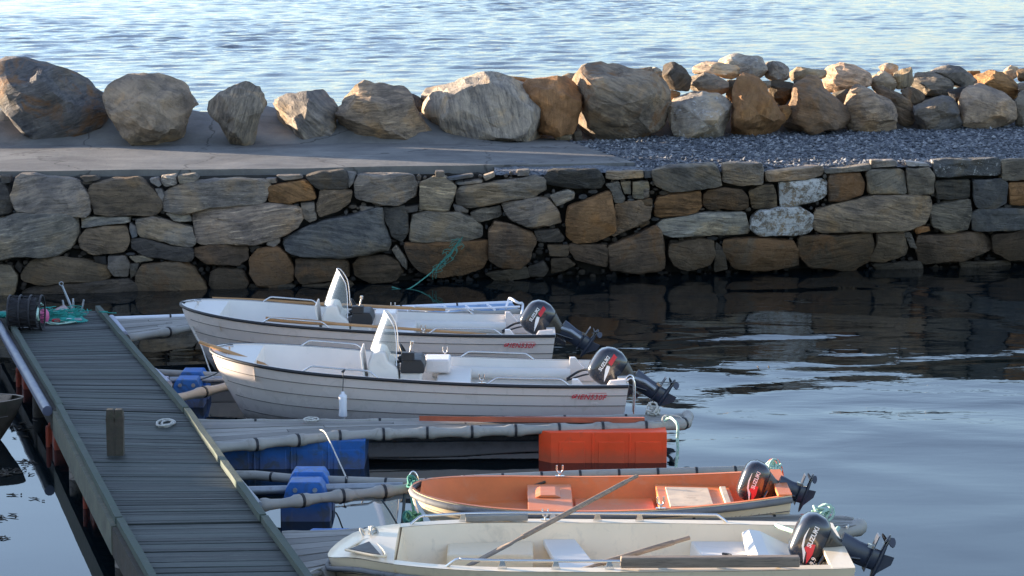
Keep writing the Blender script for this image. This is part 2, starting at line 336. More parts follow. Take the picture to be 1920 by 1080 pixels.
# ------------------------------------------------------------------ breakwater geometry
ZT = 1.9
def wallY(x, z):
    """front surface of the harbour wall"""
    u = (x + 9.0) / 18.2
    top = 44.0 + 1.5 * min(1, max(-0.5, u * 1.0)) * 0.86 + max(0, u - 0.65) * 2.2
    bot = 42.9 + 3.7 * max(-0.5, min(1.5, u)) + 0.1
    k = max(-0.3, min(1.15, z / ZT))
    return bot + (top - bot) * k
def onwall(px, py):
    Y = 45.0
    for _ in range(25):
        p = ony(px, py, Y); Y = wallY(p.x, p.z)
    return ony(px, py, Y)
CROPS = {'A': (0, 300, 3.0), 'B': (600, 300, 3.0), 'C': (1200, 280, 2.6667), 'D': (0, 90, 3.0), 'E': (600, 90, 3.0), 'F': (1200, 80, 2.6667)}
def cpx(k, pts):
    ox, oy, s = CROPS[k]
    return [(ox + x / s, oy + y / s) for x, y in pts]
STONES = [
('A','gy','rock',[(60,210),(110,90),(200,82),(440,120),(500,200),(512,280),(490,315),(420,320),(300,300),(90,285)]),
('A','dk','rock',[(-70,130),(30,140),(55,200),(70,260),(60,295),(-70,310)]),
('A','bn','rock',[(498,200),(510,140),(620,118),(780,102),(840,150),(900,220),(905,275),(870,305),(620,310),(530,300)]),
('A','gy','rock',[(915,200),(970,160),(1060,130),(1230,110),(1480,120),(1505,150),(1470,240),(1280,262),(1180,270),(1060,300),(930,290)]),
('A','or','rock',[(1515,150),(1700,118),(1750,140),(1770,220),(1600,245),(1505,235)]),
('A','bn','rock',[(1800,172),(1930,165),(1975,180),(1965,240),(1900,290),(1800,318),(1780,290)]),
('A','dk','rockp',[(1720,92),(1800,70),(1930,60),(1958,90),(1950,160),(1790,165),(1745,130)]),
('A','gy','rock',[(1690,245),(1765,240),(1780,330),(1740,350),(1705,320)]),
('A','pk','rock',[(1090,310),(1200,275),(1400,250),(1600,255),(1680,270),(1705,320),(1680,375),(1600,415),(1440,470),(1120,465),(1100,380)]),
('A','lt','rock',[(930,300),(1060,300),(1075,345),(980,345)]),
('A','gy','rock',[(765,345),(860,322),(1000,360),(1080,380),(1098,465),(1080,485),(960,470),(790,430)]),
('A','dk','rock',[(735,450),(800,445),(960,482),(1080,494),(1090,540),(1060,570),(960,565),(820,540),(740,500)]),
('A','lt','rock',[(455,325),(720,320),(725,355),(600,365),(460,382)]),
('A','bn','rock',[(445,440),(480,390),(690,372),(720,400),(725,470),(700,510),(620,532),(500,530),(450,490)]),
('A','gy','rockp',[(728,355),(770,380),(770,430),(742,440),(728,400)]),
('A','gy','rock',[(-70,350),(100,305),(180,300),(400,310),(430,340),(435,430),(400,490),(320,535),(120,532),(-70,565)]),
('A','bn','rock',[(110,655),(170,570),(250,548),(480,565),(600,600),(612,660),(540,680),(250,700),(120,680)]),
('A','gy','rockp',[(605,548),(700,545),(725,600),(715,655),(640,658),(608,610)]),
('A','dk','rockp',[(520,545),(590,545),(598,590),(540,580)]),
('A','gy','rock',[(722,545),(830,540),(860,565),(760,578)]),
('A','dk','rockp',[(725,588),(780,583),(770,640),(735,665)]),
('A','bn','rocks',[(770,660),(790,595),(870,587),(1010,580),(1080,610),(1155,700),(1160,770),(1050,785),(830,782),(770,720)]),
('A','db','rockp',[(1090,500),(1180,478),(1370,474),(1395,500),(1395,560),(1340,590),(1160,580),(1100,540)]),
('A','db','rocks',[(1185,640),(1230,605),(1360,625),(1400,690),(1370,740),(1220,750),(1180,700)]),
('A','bn','rockr',[(1405,560),(1450,505),(1560,494),(1620,530),(1655,620),(1640,680),(1560,705),(1450,705),(1405,640)]),
('A','db','rocks',[(1665,560),(1900,548),(1955,580),(1955,660),(1700,700),(1665,640)]),
('A','gy','rockp',[(1500,440),(1560,430),(1575,460),(1540,490),(1500,480)]),
('A','bl','rock',[(1600,450),(1700,382),(1800,345),(2140,273),(2158,370),(2195,460),(2185,500),(1980,540),(1700,535),(1620,510)]),
('A','dk','rock',[(120,740),(240,705),(500,692),(720,668),(768,710),(775,775),(700,795),(200,810),(120,790)]),
('A','tn','rockp',[(-60,595),(60,600),(92,660),(80,740),(40,790),(-60,810)]),
('A','dk','rockp',[(80,600),(100,568),(125,600),(110,635)]),
('A','gy','rock',[(840,108),(880,102),(905,140),(890,152),(850,130)]),
('A','lt','rock',[(907,92),(985,85),(992,138),(930,150),(907,130)]),
('A','gy','rock',[(1000,90),(1090,80),(1115,100),(1100,128),(1010,133)]),
('A','gy','rock',[(870,165),(903,168),(922,200),(908,235),(890,200)]),
('A','or','rockp',[(1490,110),(1548,108),(1553,130),(1500,132)]),
('A','gy','rock',[(1552,90),(1690,88),(1698,105),(1600,116)]),
('A','dk','rockp',[(0,90),(50,95),(55,128),(10,133)]),
('A','dk','rockp',[(450,95),(535,92),(555,112),(475,125)]),
('A','dk','rockp',[(1395,705),(1640,700),(1700,740),(1600,775),(1400,770)]),
('A','dk','rockp',[(800,795),(1150,790),(1190,830),(900,850)]),
('A','db','rockp',[(1700,710),(1960,680),(2010,730),(1800,790),(1700,770)]),
('B','gy','rock',[(192,130),(220,87),(520,87),(540,140),(530,200),(440,250),(350,255),(200,215)]),
('B','tn','rock',[(565,130),(640,97),(700,95),(765,150),(758,200),(720,283),(600,283),(562,268)]),
('B','gy','rock',[(768,190),(805,148),(1000,127),(1120,108),(1200,92),(1262,110),(1268,168),(1200,213),(1050,218),(860,268),(780,258)]),
('B','dk','rock',[(1258,110),(1292,62),(1560,57),(1598,120),(1570,158),(1440,158),(1290,140)]),
('B','tn','rockp',[(1612,67),(1815,63),(1818,100),(1650,110),(1612,105)]),
('B','bn','rockp',[(1826,62),(1868,62),(1868,98),(1828,103)]),
('B','lt','rock',[(1300,202),(1390,167),(1433,182),(1430,218),(1332,258)]),
('B','gy','rock',[(1607,142),(1680,127),(1718,220),(1700,243),(1660,240),(1640,180)]),
('B','gy','rockp',[(1692,127),(1748,122),(1748,190),(1712,190)]),
('B','gy','rock',[(1757,127),(1848,122),(1852,180),(1830,215),(1762,215)]),
('B','or','rockp',[(1400,262),(1635,178),(1652,280),(1652,400),(1560,450),(1450,463),(1388,430),(1383,360)]),
('B','gy','rock',[(1022,247),(1180,217),(1280,214),(1330,280),(1358,350),(1300,360),(1180,375),(1082,340)]),
('B','gy','rock',[(848,300),(900,277),(1008,262),(1018,310),(990,325),(890,348),(852,330)]),
('B','bn','rock',[(748,252),(798,262),(833,285),(828,298),(762,288)]),
('B','gy','rock',[(512,450),(522,312),(600,297),(780,297),(860,332),(912,382),(908,430),(840,444),(600,462)]),
('B','dk','rockp',[(350,272),(468,264),(488,310),(496,400),(460,455),(405,430),(368,360)]),
('B','db','rockr',[(475,470),(600,469),(938,458),(938,540),(900,610),(760,650),(640,655),(560,620),(505,560)]),
('B','bn','rocks',[(944,400),(982,348),(1080,372),(1188,412),(1208,460),(1178,560),(1120,608),(1040,600),(954,560)]),
('B','dk','rock',[(1205,402),(1338,388),(1375,440),(1358,462),(1225,458)]),
('B','bn','rockp',[(1282,482),(1400,482),(1403,528),(1388,543),(1292,540)]),
('B','bn','rock',[(1412,477),(1600,484),(1618,520),(1613,598),(1540,590),(1442,560),(1405,510)]),
('B','db','rockp',[(1302,562),(1388,552),(1438,590),(1380,620),(1302,640)]),
('B','dk','rockp',[(1172,602),(1258,572),(1288,620),(1260,658),(1174,655)]),
('B','bn','rockp',[(1663,252),(1868,223),(1858,330),(1740,388),(1645,428),(1658,350)]),
('B','bn','rocks',[(1622,490),(1740,432),(1880,380),(1913,400),(1930,470),(1933,612),(1800,635),(1642,620),(1622,560)]),
('B','db','rock',[(182,592),(230,542),(360,537),(438,572),(462,630),(420,678),(280,693),(202,650)]),
('B','gy','rockp',[(404,510),(430,485),(488,560),(488,618),(460,590)]),
('B','dk','rock',[(472,267),(553,257),(548,288),(492,298)]),
('B','gy','rock',[(222,262),(298,264),(298,278),(227,288)]),
('B','tn','rockp',[(770,130),(910,112),(913,128),(780,143)]),
('B','bl','rock',[(702,106),(858,82),(858,98),(722,116)]),
('B','gy','rockp',[(1107,62),(1178,57),(1173,88),(1112,90)]),
('B','bn','rockp',[(648,67),(698,67),(698,96),(652,96)]),
('B','tn','rockp',[(917,92),(978,72),(983,95),(932,118)]),
('B','gy','rockp',[(152,72),(198,77),(188,130),(162,158)]),
('B','dk','rockp',[(930,640),(1160,600),(1180,660),(1000,690)]),
('C','gy','rock',[(72,110),(150,87),(360,74),(388,110),(403,183),(330,193),(150,208),(82,178)]),
('C','gy','rock',[(417,80),(480,70),(610,74),(618,110),(613,173),(500,178),(417,160)]),
('C','tn','rockp',[(632,112),(898,84),(918,100),(913,130),(830,150),(642,163)]),
('C','gy','rockp',[(924,102),(1148,78),(1153,105),(932,123)]),
('C','lt','rockp',[(1157,57),(1283,57),(1288,83),(1162,93)]),
('C','pe','rockp',[(1332,62),(1438,72),(1448,85),(1342,85)]),
('C','bl','rockl',[(1467,62),(1502,54),(1788,47),(1803,72),(1798,128),(1640,133),(1482,138)]),
('C','gy','rock',[(1808,57),(1970,52),(1970,150),(1812,153)]),
('C','gy','rock',[(2,162),(43,167),(46,238),(2,248)]),
('C','or','rock',[(77,328),(87,242),(180,222),(303,214),(306,288),(270,318),(102,343)]),
('C','db','rock',[(317,230),(342,207),(420,197),(508,202),(538,240),(538,288),(500,303),(342,296),(317,270)]),
('C','bn','rock',[(547,215),(602,182),(668,177),(686,240),(686,288),(562,296)]),
('C','gy','rockw',[(702,167),(900,152),(936,167),(936,230),(880,260),(712,288),(697,230)]),
('C','bn','rockr',[(947,132),(1110,122),(1126,170),(1118,228),(1020,253),(947,260)]),
('C','gy','rockp',[(1134,112),(1300,99),(1328,120),(1333,223),(1142,223)]),
('C','gy','rockp',[(1338,102),(1440,93),(1473,130),(1468,218),(1342,230)]),
('C','dk','rock',[(1478,162),(1648,154),(1648,243),(1483,251)]),
('C','bl','rockp',[(1663,157),(1820,152),(1836,180),(1833,268),(1780,296),(1692,288),(1668,230)]),
('C','or','rockp',[(1848,170),(1970,167),(1970,273),(1848,280)]),
('C','lt','rock',[(84,382),(112,357),(350,314),(518,317),(540,400),(528,423),(152,438),(112,420)]),
('C','gy','rockw',[(552,350),(602,302),(800,292),(866,332),(870,370),(838,423),(602,433),(552,400)]),
('C','tn','rock',[(874,302),(1000,272),(1130,239),(1310,239),(1443,239),(1448,310),(1418,368),(1340,398),(1150,408),(900,413),(874,380)]),
('C','gy','rock',[(1454,290),(1560,260),(1648,257),(1658,330),(1638,400),(1530,416),(1464,380)]),
('C','bl','rockp',[(1668,322),(1702,302),(1970,300),(1970,393),(1850,408),(1668,406)]),
('C','bn','rockp',[(152,480),(290,449),(368,462),(378,530),(348,578),(240,603),(182,590),(144,540)]),
('C','bn','rockr',[(424,460),(480,449),(600,452),(768,458),(788,520),(788,578),(620,603),(470,590),(429,530)]),
('C','db','rocks',[(804,442),(950,434),(1148,422),(1168,470),(1148,558),(1050,598),(850,588),(804,530)]),
('C','bn','rockp',[(1184,422),(1318,412),(1342,500),(1328,528),(1210,563),(1152,555),(1179,475)]),
('C','gy','rockp',[(1322,422),(1353,417),(1388,498),(1352,490)]),
('C','or','rockp',[(1372,387),(1448,387),(1453,408),(1382,423)]),
('C','bn','rockp',[(1383,432),(1500,429),(1700,419),(1753,450),(1753,498),(1600,558),(1410,568),(1383,500)]),
('C','db','rockp',[(1764,432),(1970,404),(1970,548),(1850,553),(1764,520)]),
('C','db','rockp',[(2,252),(63,254),(58,298),(2,308)]),
('C','db','rockp',[(2,317),(38,322),(48,370),(2,393)]),
('C','dk','rockp',[(1160,575),(1400,560),(1420,610),(1200,620)]),
('C','dk','rockp',[(380,470),(420,500),(440,600),(370,610)]),
('C','dk','rockp',[(1600,565),(1850,560),(1860,600),(1620,605)]),
]
wall = thing('stone_wall', 'long dry stone harbour wall of mixed grey, brown and lichen white blocks standing in the water', 'wall', (0, 45, 0))
coremat = paint('gap_shade_core', (0.030, 0.027, 0.023), 0.95, 0.4, 6, bump=1.0, bscale=12)  # near black, so the gaps between stones read as deep shade
cm = MB()
nx, nz = 90, 12
vs = []
for j in range(nz + 1):
    for i in range(nx + 1):
        x = -13 + 26 * i / nx; z = -0.6 + (ZT - 0.1 + 0.6) * j / nz
        vs.append((x, wallY(x, z) + 0.42 + 0.08 * noise.noise(Vector((x * 2, z * 3, 1))), z))
cm.add(vs, [(j * (nx + 1) + i, j * (nx + 1) + i + 1, (j + 1) * (nx + 1) + i + 1, (j + 1) * (nx + 1) + i) for j in range(nz) for i in range(nx)], smooth=True)
part(cm, 'wall_core', coremat, wall, world=True)
def area(poly):
    return abs(sum(poly[i][0] * poly[(i + 1) % len(poly)][1] - poly[(i + 1) % len(poly)][0] * poly[i][1] for i in range(len(poly)))) / 2
allst = []
for i, (k, c, mt, pts) in enumerate(STONES):
    px = cpx(k, pts); allst.append((area(px), i, c, mt, px))
allst.sort(reverse=True)
small_objs = []
def put_color(o, c, seed):
    rnd = random.Random(seed * 13 + 5); base = ROCKC[c]; k = rnd.uniform(0.88, 1.15)
    o.color = (base[0] * k * rnd.uniform(0.95, 1.05), base[1] * k, base[2] * k * rnd.uniform(0.95, 1.05), (rnd.gauss(0, 0.045)) % 1.0)
def wall_stone(px, c, mt, seed, front=None):
    mx_, my_ = sum(q[0] for q in px) / len(px), sum(q[1] for q in px) / len(px)
    px = [(mx_ + (a - mx_) * 1.05, my_ + (b - my_) * 1.085) for a, b in px]
    o3 = [onwall(*q) for q in px]
    out = [(v.x, v.z) for v in o3]
    w = max(v[0] for v in out) - min(v[0] for v in out); h = max(v[1] for v in out) - min(v[1] for v in out)
    s = math.sqrt(w * h)
    fr = front or 0.07 + 0.16 * s * random.Random(seed).uniform(0.7, 1.2)
    o = stone_mesh('wall_stone', out, lambda x, z: wallY(x, z) + 0.08, fr, 0.28, seed, rough=0.045, facets=9, spread=0.48, keep=(0.74, 0.97), mat=M[mt], ringexp=0.13, chaikin=1, N=46)
    put_color(o, c, seed); return o
for n_, (a, i, c, mt, px) in enumerate(allst):
    o = wall_stone(px, c, mt, i)
    if n_ < 95:
        loc = o.location.copy(); link(o, wall); o.location = loc - wall.location
    else: small_objs.append(o)
# off-frame continuation of the wall plus small packing stones: one mesh
rr = random.Random(3)
tops = [q for q in allst]
def inside(px, py, poly):
    r = False; n = len(poly); j = n - 1
    for i in range(n):
        if (poly[i][1] > py) != (poly[j][1] > py) and px < (poly[j][0] - poly[i][0]) * (py - poly[i][1]) / (poly[j][1] - poly[i][1]) + poly[i][0]: r = not r
        j = i
    return r
cnt = 0
for _ in range(9000):
    px, py = rr.uniform(-20, 1950), rr.uniform(318, 575)
    ybot = 575 - (px / 1920) * 62
    if py > ybot: continue
    if py < (344 - px * 0.018 if px < 1190 else 312): continue
    w, h = rr.choice([rr.uniform(8, 22), rr.uniform(5, 11)]), rr.uniform(4, 10)
    if any(inside(px + dx * w * 0.4, py + dy * h * 0.4, q[4]) for q in tops for dx in (-1, 1) for dy in (-1, 1)): continue
    poly = [(px + w / 2 * math.cos(t + rr.uniform(-.2, .2)), py + h / 2 * math.sin(t)) for t in [k * math.pi / 3.5 for k in range(7)]]
    o = wall_stone(poly, rr.choice(['dk', 'dk', 'db', 'bn', 'db', 'dk']), 'rockp', 1000 + cnt, front=0.02)
    small_objs.append(o); cnt += 1
    tops.append((0, 0, 0, 0, [(px - w * .45, py - h * .45), (px + w * .45, py - h * .45), (px + w * .45, py + h * .45), (px - w * .45, py + h * .45)]))
    if cnt > 330: break
def join_objs(objs, name, mat, parent, kind=None):
    V = []; F = []; T = []
    for o in objs:
        b = len(V); me = o.data
        V += [tuple(v.co + o.location) for v in me.vertices]
        F += [[q + b for q in p.vertices] for p in me.polygons]
        T += [sum(o.color[:3]) / 3] * len(me.polygons)
    mb = MB(); mb.v = V; mb.f = F; mb.t = T; mb.sm = [True] * len(F)
    res = mb.build(name, mat, parent, org=parent.location if parent else None, sharp=28)
    for o in objs: bpy.data.objects.remove(o)
    if kind: res['kind'] = kind
    return res
t = NT('packing_stone'); tcx = t.n('TexCoord').outputs['Object']
tn = t.n('Attribute', attribute_name='tone').outputs['Fac']
nzz = t.noise(tcx, 9, 6, 0.7)
vv = t.math('MULTIPLY', tn, t.ramp(nzz, 0.25, 0.75, 0.5, 1.35))
hue = t.noise(tcx, 1.2, 2)
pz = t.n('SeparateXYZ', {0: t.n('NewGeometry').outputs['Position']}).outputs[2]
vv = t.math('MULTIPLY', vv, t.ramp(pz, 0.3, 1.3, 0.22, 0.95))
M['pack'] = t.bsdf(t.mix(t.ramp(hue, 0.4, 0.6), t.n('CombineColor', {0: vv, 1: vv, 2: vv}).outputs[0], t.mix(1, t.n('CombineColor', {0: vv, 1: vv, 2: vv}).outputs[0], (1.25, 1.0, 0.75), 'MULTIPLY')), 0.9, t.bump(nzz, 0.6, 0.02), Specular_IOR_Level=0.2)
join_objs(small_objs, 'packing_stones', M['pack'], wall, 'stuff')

# ------------------------------------------------------------------ mound (breakwater), slab, haunch, gravel
def baseY(x): return 49.6 + 0.05 * (x + 9.4) + max(0, x - 1) * 0.3
mound = MB()
prof = lambda x: [(wallY(x, 0) + 1.6, -1.5), (wallY(x, 1.8) + 0.75, ZT - 0.14), (baseY(x) + 0.45, ZT - 0.06), (baseY(x) + 1.3, 2.15 + min(0.35, max(0, x) * 0.12) + 0.12 * noise.noise(Vector((x, 0, 3)))), (baseY(x) + 2.4, 2.1 + min(0.3, max(0, x) * 0.12)), (baseY(x) + 5.5, 0.3), (baseY(x) + 8, -1.5)]
xs = [-16 + i * 0.4 for i in range(85)]
vs = []; fs = []
for x in xs:
    for (y, z) in prof(x): vs.append((x, y + 0.15 * noise.noise(Vector((x * 2, z, 5))), z))
for i in range(len(xs) - 1):
    for j in range(6): fs.append((i * 7 + j, (i + 1) * 7 + j, (i + 1) * 7 + j + 1, i * 7 + j + 1))
mound.add(vs, fs, smooth=True)
tag(mound.build('breakwater_mound', paint('rubble', (0.06, 0.052, 0.043), 0.95, 0.6, 5, bump=1.0, bscale=9)), kind='structure')

conc = NT('concrete'); tc = conc.n('TexCoord').outputs['Object']
n1 = conc.noise(tc, 0.8, 6, 0.65, 0.3); n2 = conc.noise(tc, 14, 5, 0.7)
st = conc.n('Mapping', {0: tc, 3: (0.35, 3.0, 1)}).outputs[0]
n3 = conc.noise(st, 1.5, 5, 0.6)
cc = conc.mix(conc.ramp(n1, 0.35, 0.65), (0.125, 0.12, 0.114), (0.225, 0.215, 0.195))
cc = conc.mix(conc.ramp(n3, 0.55, 0.72, 0, 0.5), cc, (0.09, 0.088, 0.085))
cc = conc.mix(conc.ramp(n2, 0.55, 0.8, 0, 0.4), cc, (0.28, 0.27, 0.25))
ck = conc.n('TexVoronoi', {'Vector': conc.n('VectorMath', {0: tc, 1: conc.n('VectorMath', {0: conc.n('TexNoise', {'Vector': tc, 'Scale': 2.0, 'Detail': 4}).outputs['Color'], 'Scale': 0.6}, operation='SCALE').outputs[0]}, operation='ADD').outputs[0], 'Scale': 0.33}, feature='DISTANCE_TO_EDGE').outputs[0]
cc = conc.mix(conc.ramp(ck, 0.010, 0.0, 0, 0.75), cc, (0.05, 0.048, 0.045))
n4 = conc.noise(tc, 60, 3, 0.8)
cc = conc.mix(conc.ramp(n4, 0.62, 0.72, 0, 0.5), cc, (0.10, 0.10, 0.10))
M['concrete'] = conc.bsdf(cc, 0.9, conc.bump(conc.math('ADD', n2, conc.math('MULTIPLY', n1, 2)), 0.5, 0.02), Specular_IOR_Level=0.2)

# slab outline: front edge follows the wall top, right end cut diagonally
fr = [onz(x, y, ZT) for x, y in ((-160, 324), (0, 321), (400, 317), (800, 311), (1190, 305))]
bk = [onz(x, y, ZT) for x, y in ((1190, 305), (1120, 284), (1057, 262))]
sl = MB(); NX = 120
rows = []
for i in range(NX + 1):
    t_ = i / NX; p = polyat(fr, t_); j = 0.03 * noise.noise(Vector((p.x * 3, 0, 0)))
    yb = baseY(p.x) + 0.4
    e0, e1 = bk[0], bk[-1]
    if p.x > e1.x: yb = min(yb, lerp(e0.y, e1.y, (e0.x - p.x) / (e0.x - e1.x)) + 0.01)
    col = []
    for k in range(9):
        y = lerp(p.y - 0.02 + j, yb, k / 8)
        z = ZT + 0.012 * noise.noise(Vector((p.x * 0.7, y * 0.9, 2)))
        col.append((p.x, y, z))
    bot = (p.x, p.y + 0.0 + j, ZT - 0.14 - 0.03 * noise.noise(Vector((p.x * 4, 3, 0))))
    rows.append([bot] + col)
vs = [v for r_ in rows for v in r_]; m_ = 10
sl.add(vs, [(i * m_ + k, (i + 1) * m_ + k, (i + 1) * m_ + k + 1, i * m_ + k + 1) for i in range(NX) for k in range(1, 9)], smooth=True)
sl.add(vs, [(i * m_, (i + 1) * m_, (i + 1) * m_ + 1, i * m_ + 1) for i in range(NX)])
tag(sl.build('concrete_path', M['concrete']), kind='structure')
# mortar haunch that beds the boulders at the left
ha = MB(); A0, A1 = -13.5, onz(975, 282, ZT).x
NX, NY = 130, 14
vs = []
for i in range(NX + 1):
    x = lerp(A0, A1, i / NX); fade = min(1, max(0, (A1 - x) / 2.2)) ** 0.7
    hh = 0.66 * fade if x < onz(800, 262, ZT).x else 0.66 * fade * 0.9
    tail = max(0.0, 1 - abs((x - onz(880, 275, ZT).x) / 1.2))
    for k in range(NY + 1):
        u = k / NY
        y = baseY(x) - 0.55 - 0.45 * tail + 0.15 * noise.noise(Vector((x * 0.8, 0, 7))) + u * (1.9 + 0.3 * tail)
        z = ZT - 0.02 + hh * min(1, u * 1.12) ** 0.95 * (0.85 + 0.25 * noise.noise(Vector((x * 1.1, u * 2, 1)))) + 0.02 * noise.noise(Vector((x * 6, y * 6, 0)))
        if u > 0.92: z -= 0.7 * (u - 0.92) / 0.08
        vs.append((x, y, z))
ha.add(vs, [(i * (NY + 1) + k, (i + 1) * (NY + 1) + k, (i + 1) * (NY + 1) + k + 1, i * (NY + 1) + k + 1) for i in range(NX) for k in range(NY)], smooth=True)
tag(ha.build('mortar_slope', M['concrete']), kind='structure')

# gravel: base sheet + loose stones
grav = NT('gravel_ground'); tc = grav.n('TexCoord').outputs['Object']
vo = grav.n('TexVoronoi', {'Vector': tc, 'Scale': 22}); vc = grav.n('SeparateColor', {0: vo.outputs['Color']}).outputs[0]
g0 = grav.mix(vc, (0.05, 0.055, 0.065), (0.20, 0.21, 0.225))
M['gravel'] = grav.bsdf(g0, 0.85, grav.bump(vo.outputs['Distance'], 0.8, 0.04), Specular_IOR_Level=0.3)
gx0 = onz(930, 262, ZT).x
def gz(x, y): return ZT - 0.035 + 0.05 * noise.noise(Vector((x * 0.7, y * 0.9, 4))) + 0.03 * noise.noise(Vector((x * 2.4, y * 2.4, 9)))
gm = MB(); NX, NY = 130, 40; vs = []
for i in range(NX + 1):
    x = lerp(gx0, 15, i / NX)
    for k in range(NY + 1):
        y = lerp(wallY(x, 1.8) + 0.12, baseY(x) + 1.0, k / NY); vs.append((x, y, gz(x, y) - (0.06 if k == 0 else 0)))
gm.add(vs, [(i * (NY + 1) + k, (i + 1) * (NY + 1) + k, (i + 1) * (NY + 1) + k + 1, i * (NY + 1) + k + 1) for i in range(NX) for k in range(NY)], smooth=True)
tag(gm.build('gravel_ground', M['gravel']), kind='structure')
rs_ = np.random.RandomState(5)
base = np.array([(1, 0, 0), (-1, 0, 0), (0, 1, 0), (0, -1, 0), (0, 0, 1), (0, 0, -1)], float)
bf = np.array([(0, 2, 4), (2, 1, 4), (1, 3, 4), (3, 0, 4), (2, 0, 5), (1, 2, 5), (3, 1, 5), (0, 3, 5)])
V = []; F = []; Tn = []
ns = 15000
e0, e1 = bk[0], bk[-1]
for i in range(ns):
    x = rs_.uniform(gx0, 11.5); y = rs_.uniform(wallY(x, 1.8) + 0.2, baseY(x) + 0.5)
    if x < e0.x and y < lerp(e0.y, e1.y, (e0.x - x) / (e0.x - e1.x)) - 0.05: continue
    s = 0.018 + 0.03 * rs_.rand() ** 2.5
    v = base * (1 + rs_.uniform(-.4, .4, (6, 3))) * s * np.array([rs_.uniform(.8, 1.5), rs_.uniform(.7, 1.2), rs_.uniform(.5, .9)])
    v += rs_.uniform(-.25, .25, (6, 3)) * s
    a = rs_.uniform(0, 6.28); ca, sa = math.cos(a), math.sin(a)
    vx = v[:, 0] * ca - v[:, 1] * sa + x; vy = v[:, 0] * sa + v[:, 1] * ca + y
    z0 = gz(x, y) + s * rs_.uniform(0.0, 0.6)
    b = len(V); V += list(zip(vx, vy, v[:, 2] + z0)); F += [tuple(q + b) for q in bf]; Tn += [rs_.rand()] * 8
gs = MB(); gs.v = V; gs.f = F; gs.t = Tn; gs.sm = [False] * len(F)
t = NT('gravel_stone'); tn = t.n('Attribute', attribute_name='tone').outputs['Fac']
M['gst'] = t.bsdf(t.mix(t.math('POWER', tn, 2.2), (0.050, 0.056, 0.068), (0.30, 0.30, 0.305)), 0.75)
tag(gs.build('gravel', M['gst']), 'loose grey blue gravel spread along the top of the breakwater', 'gravel', kind='stuff')
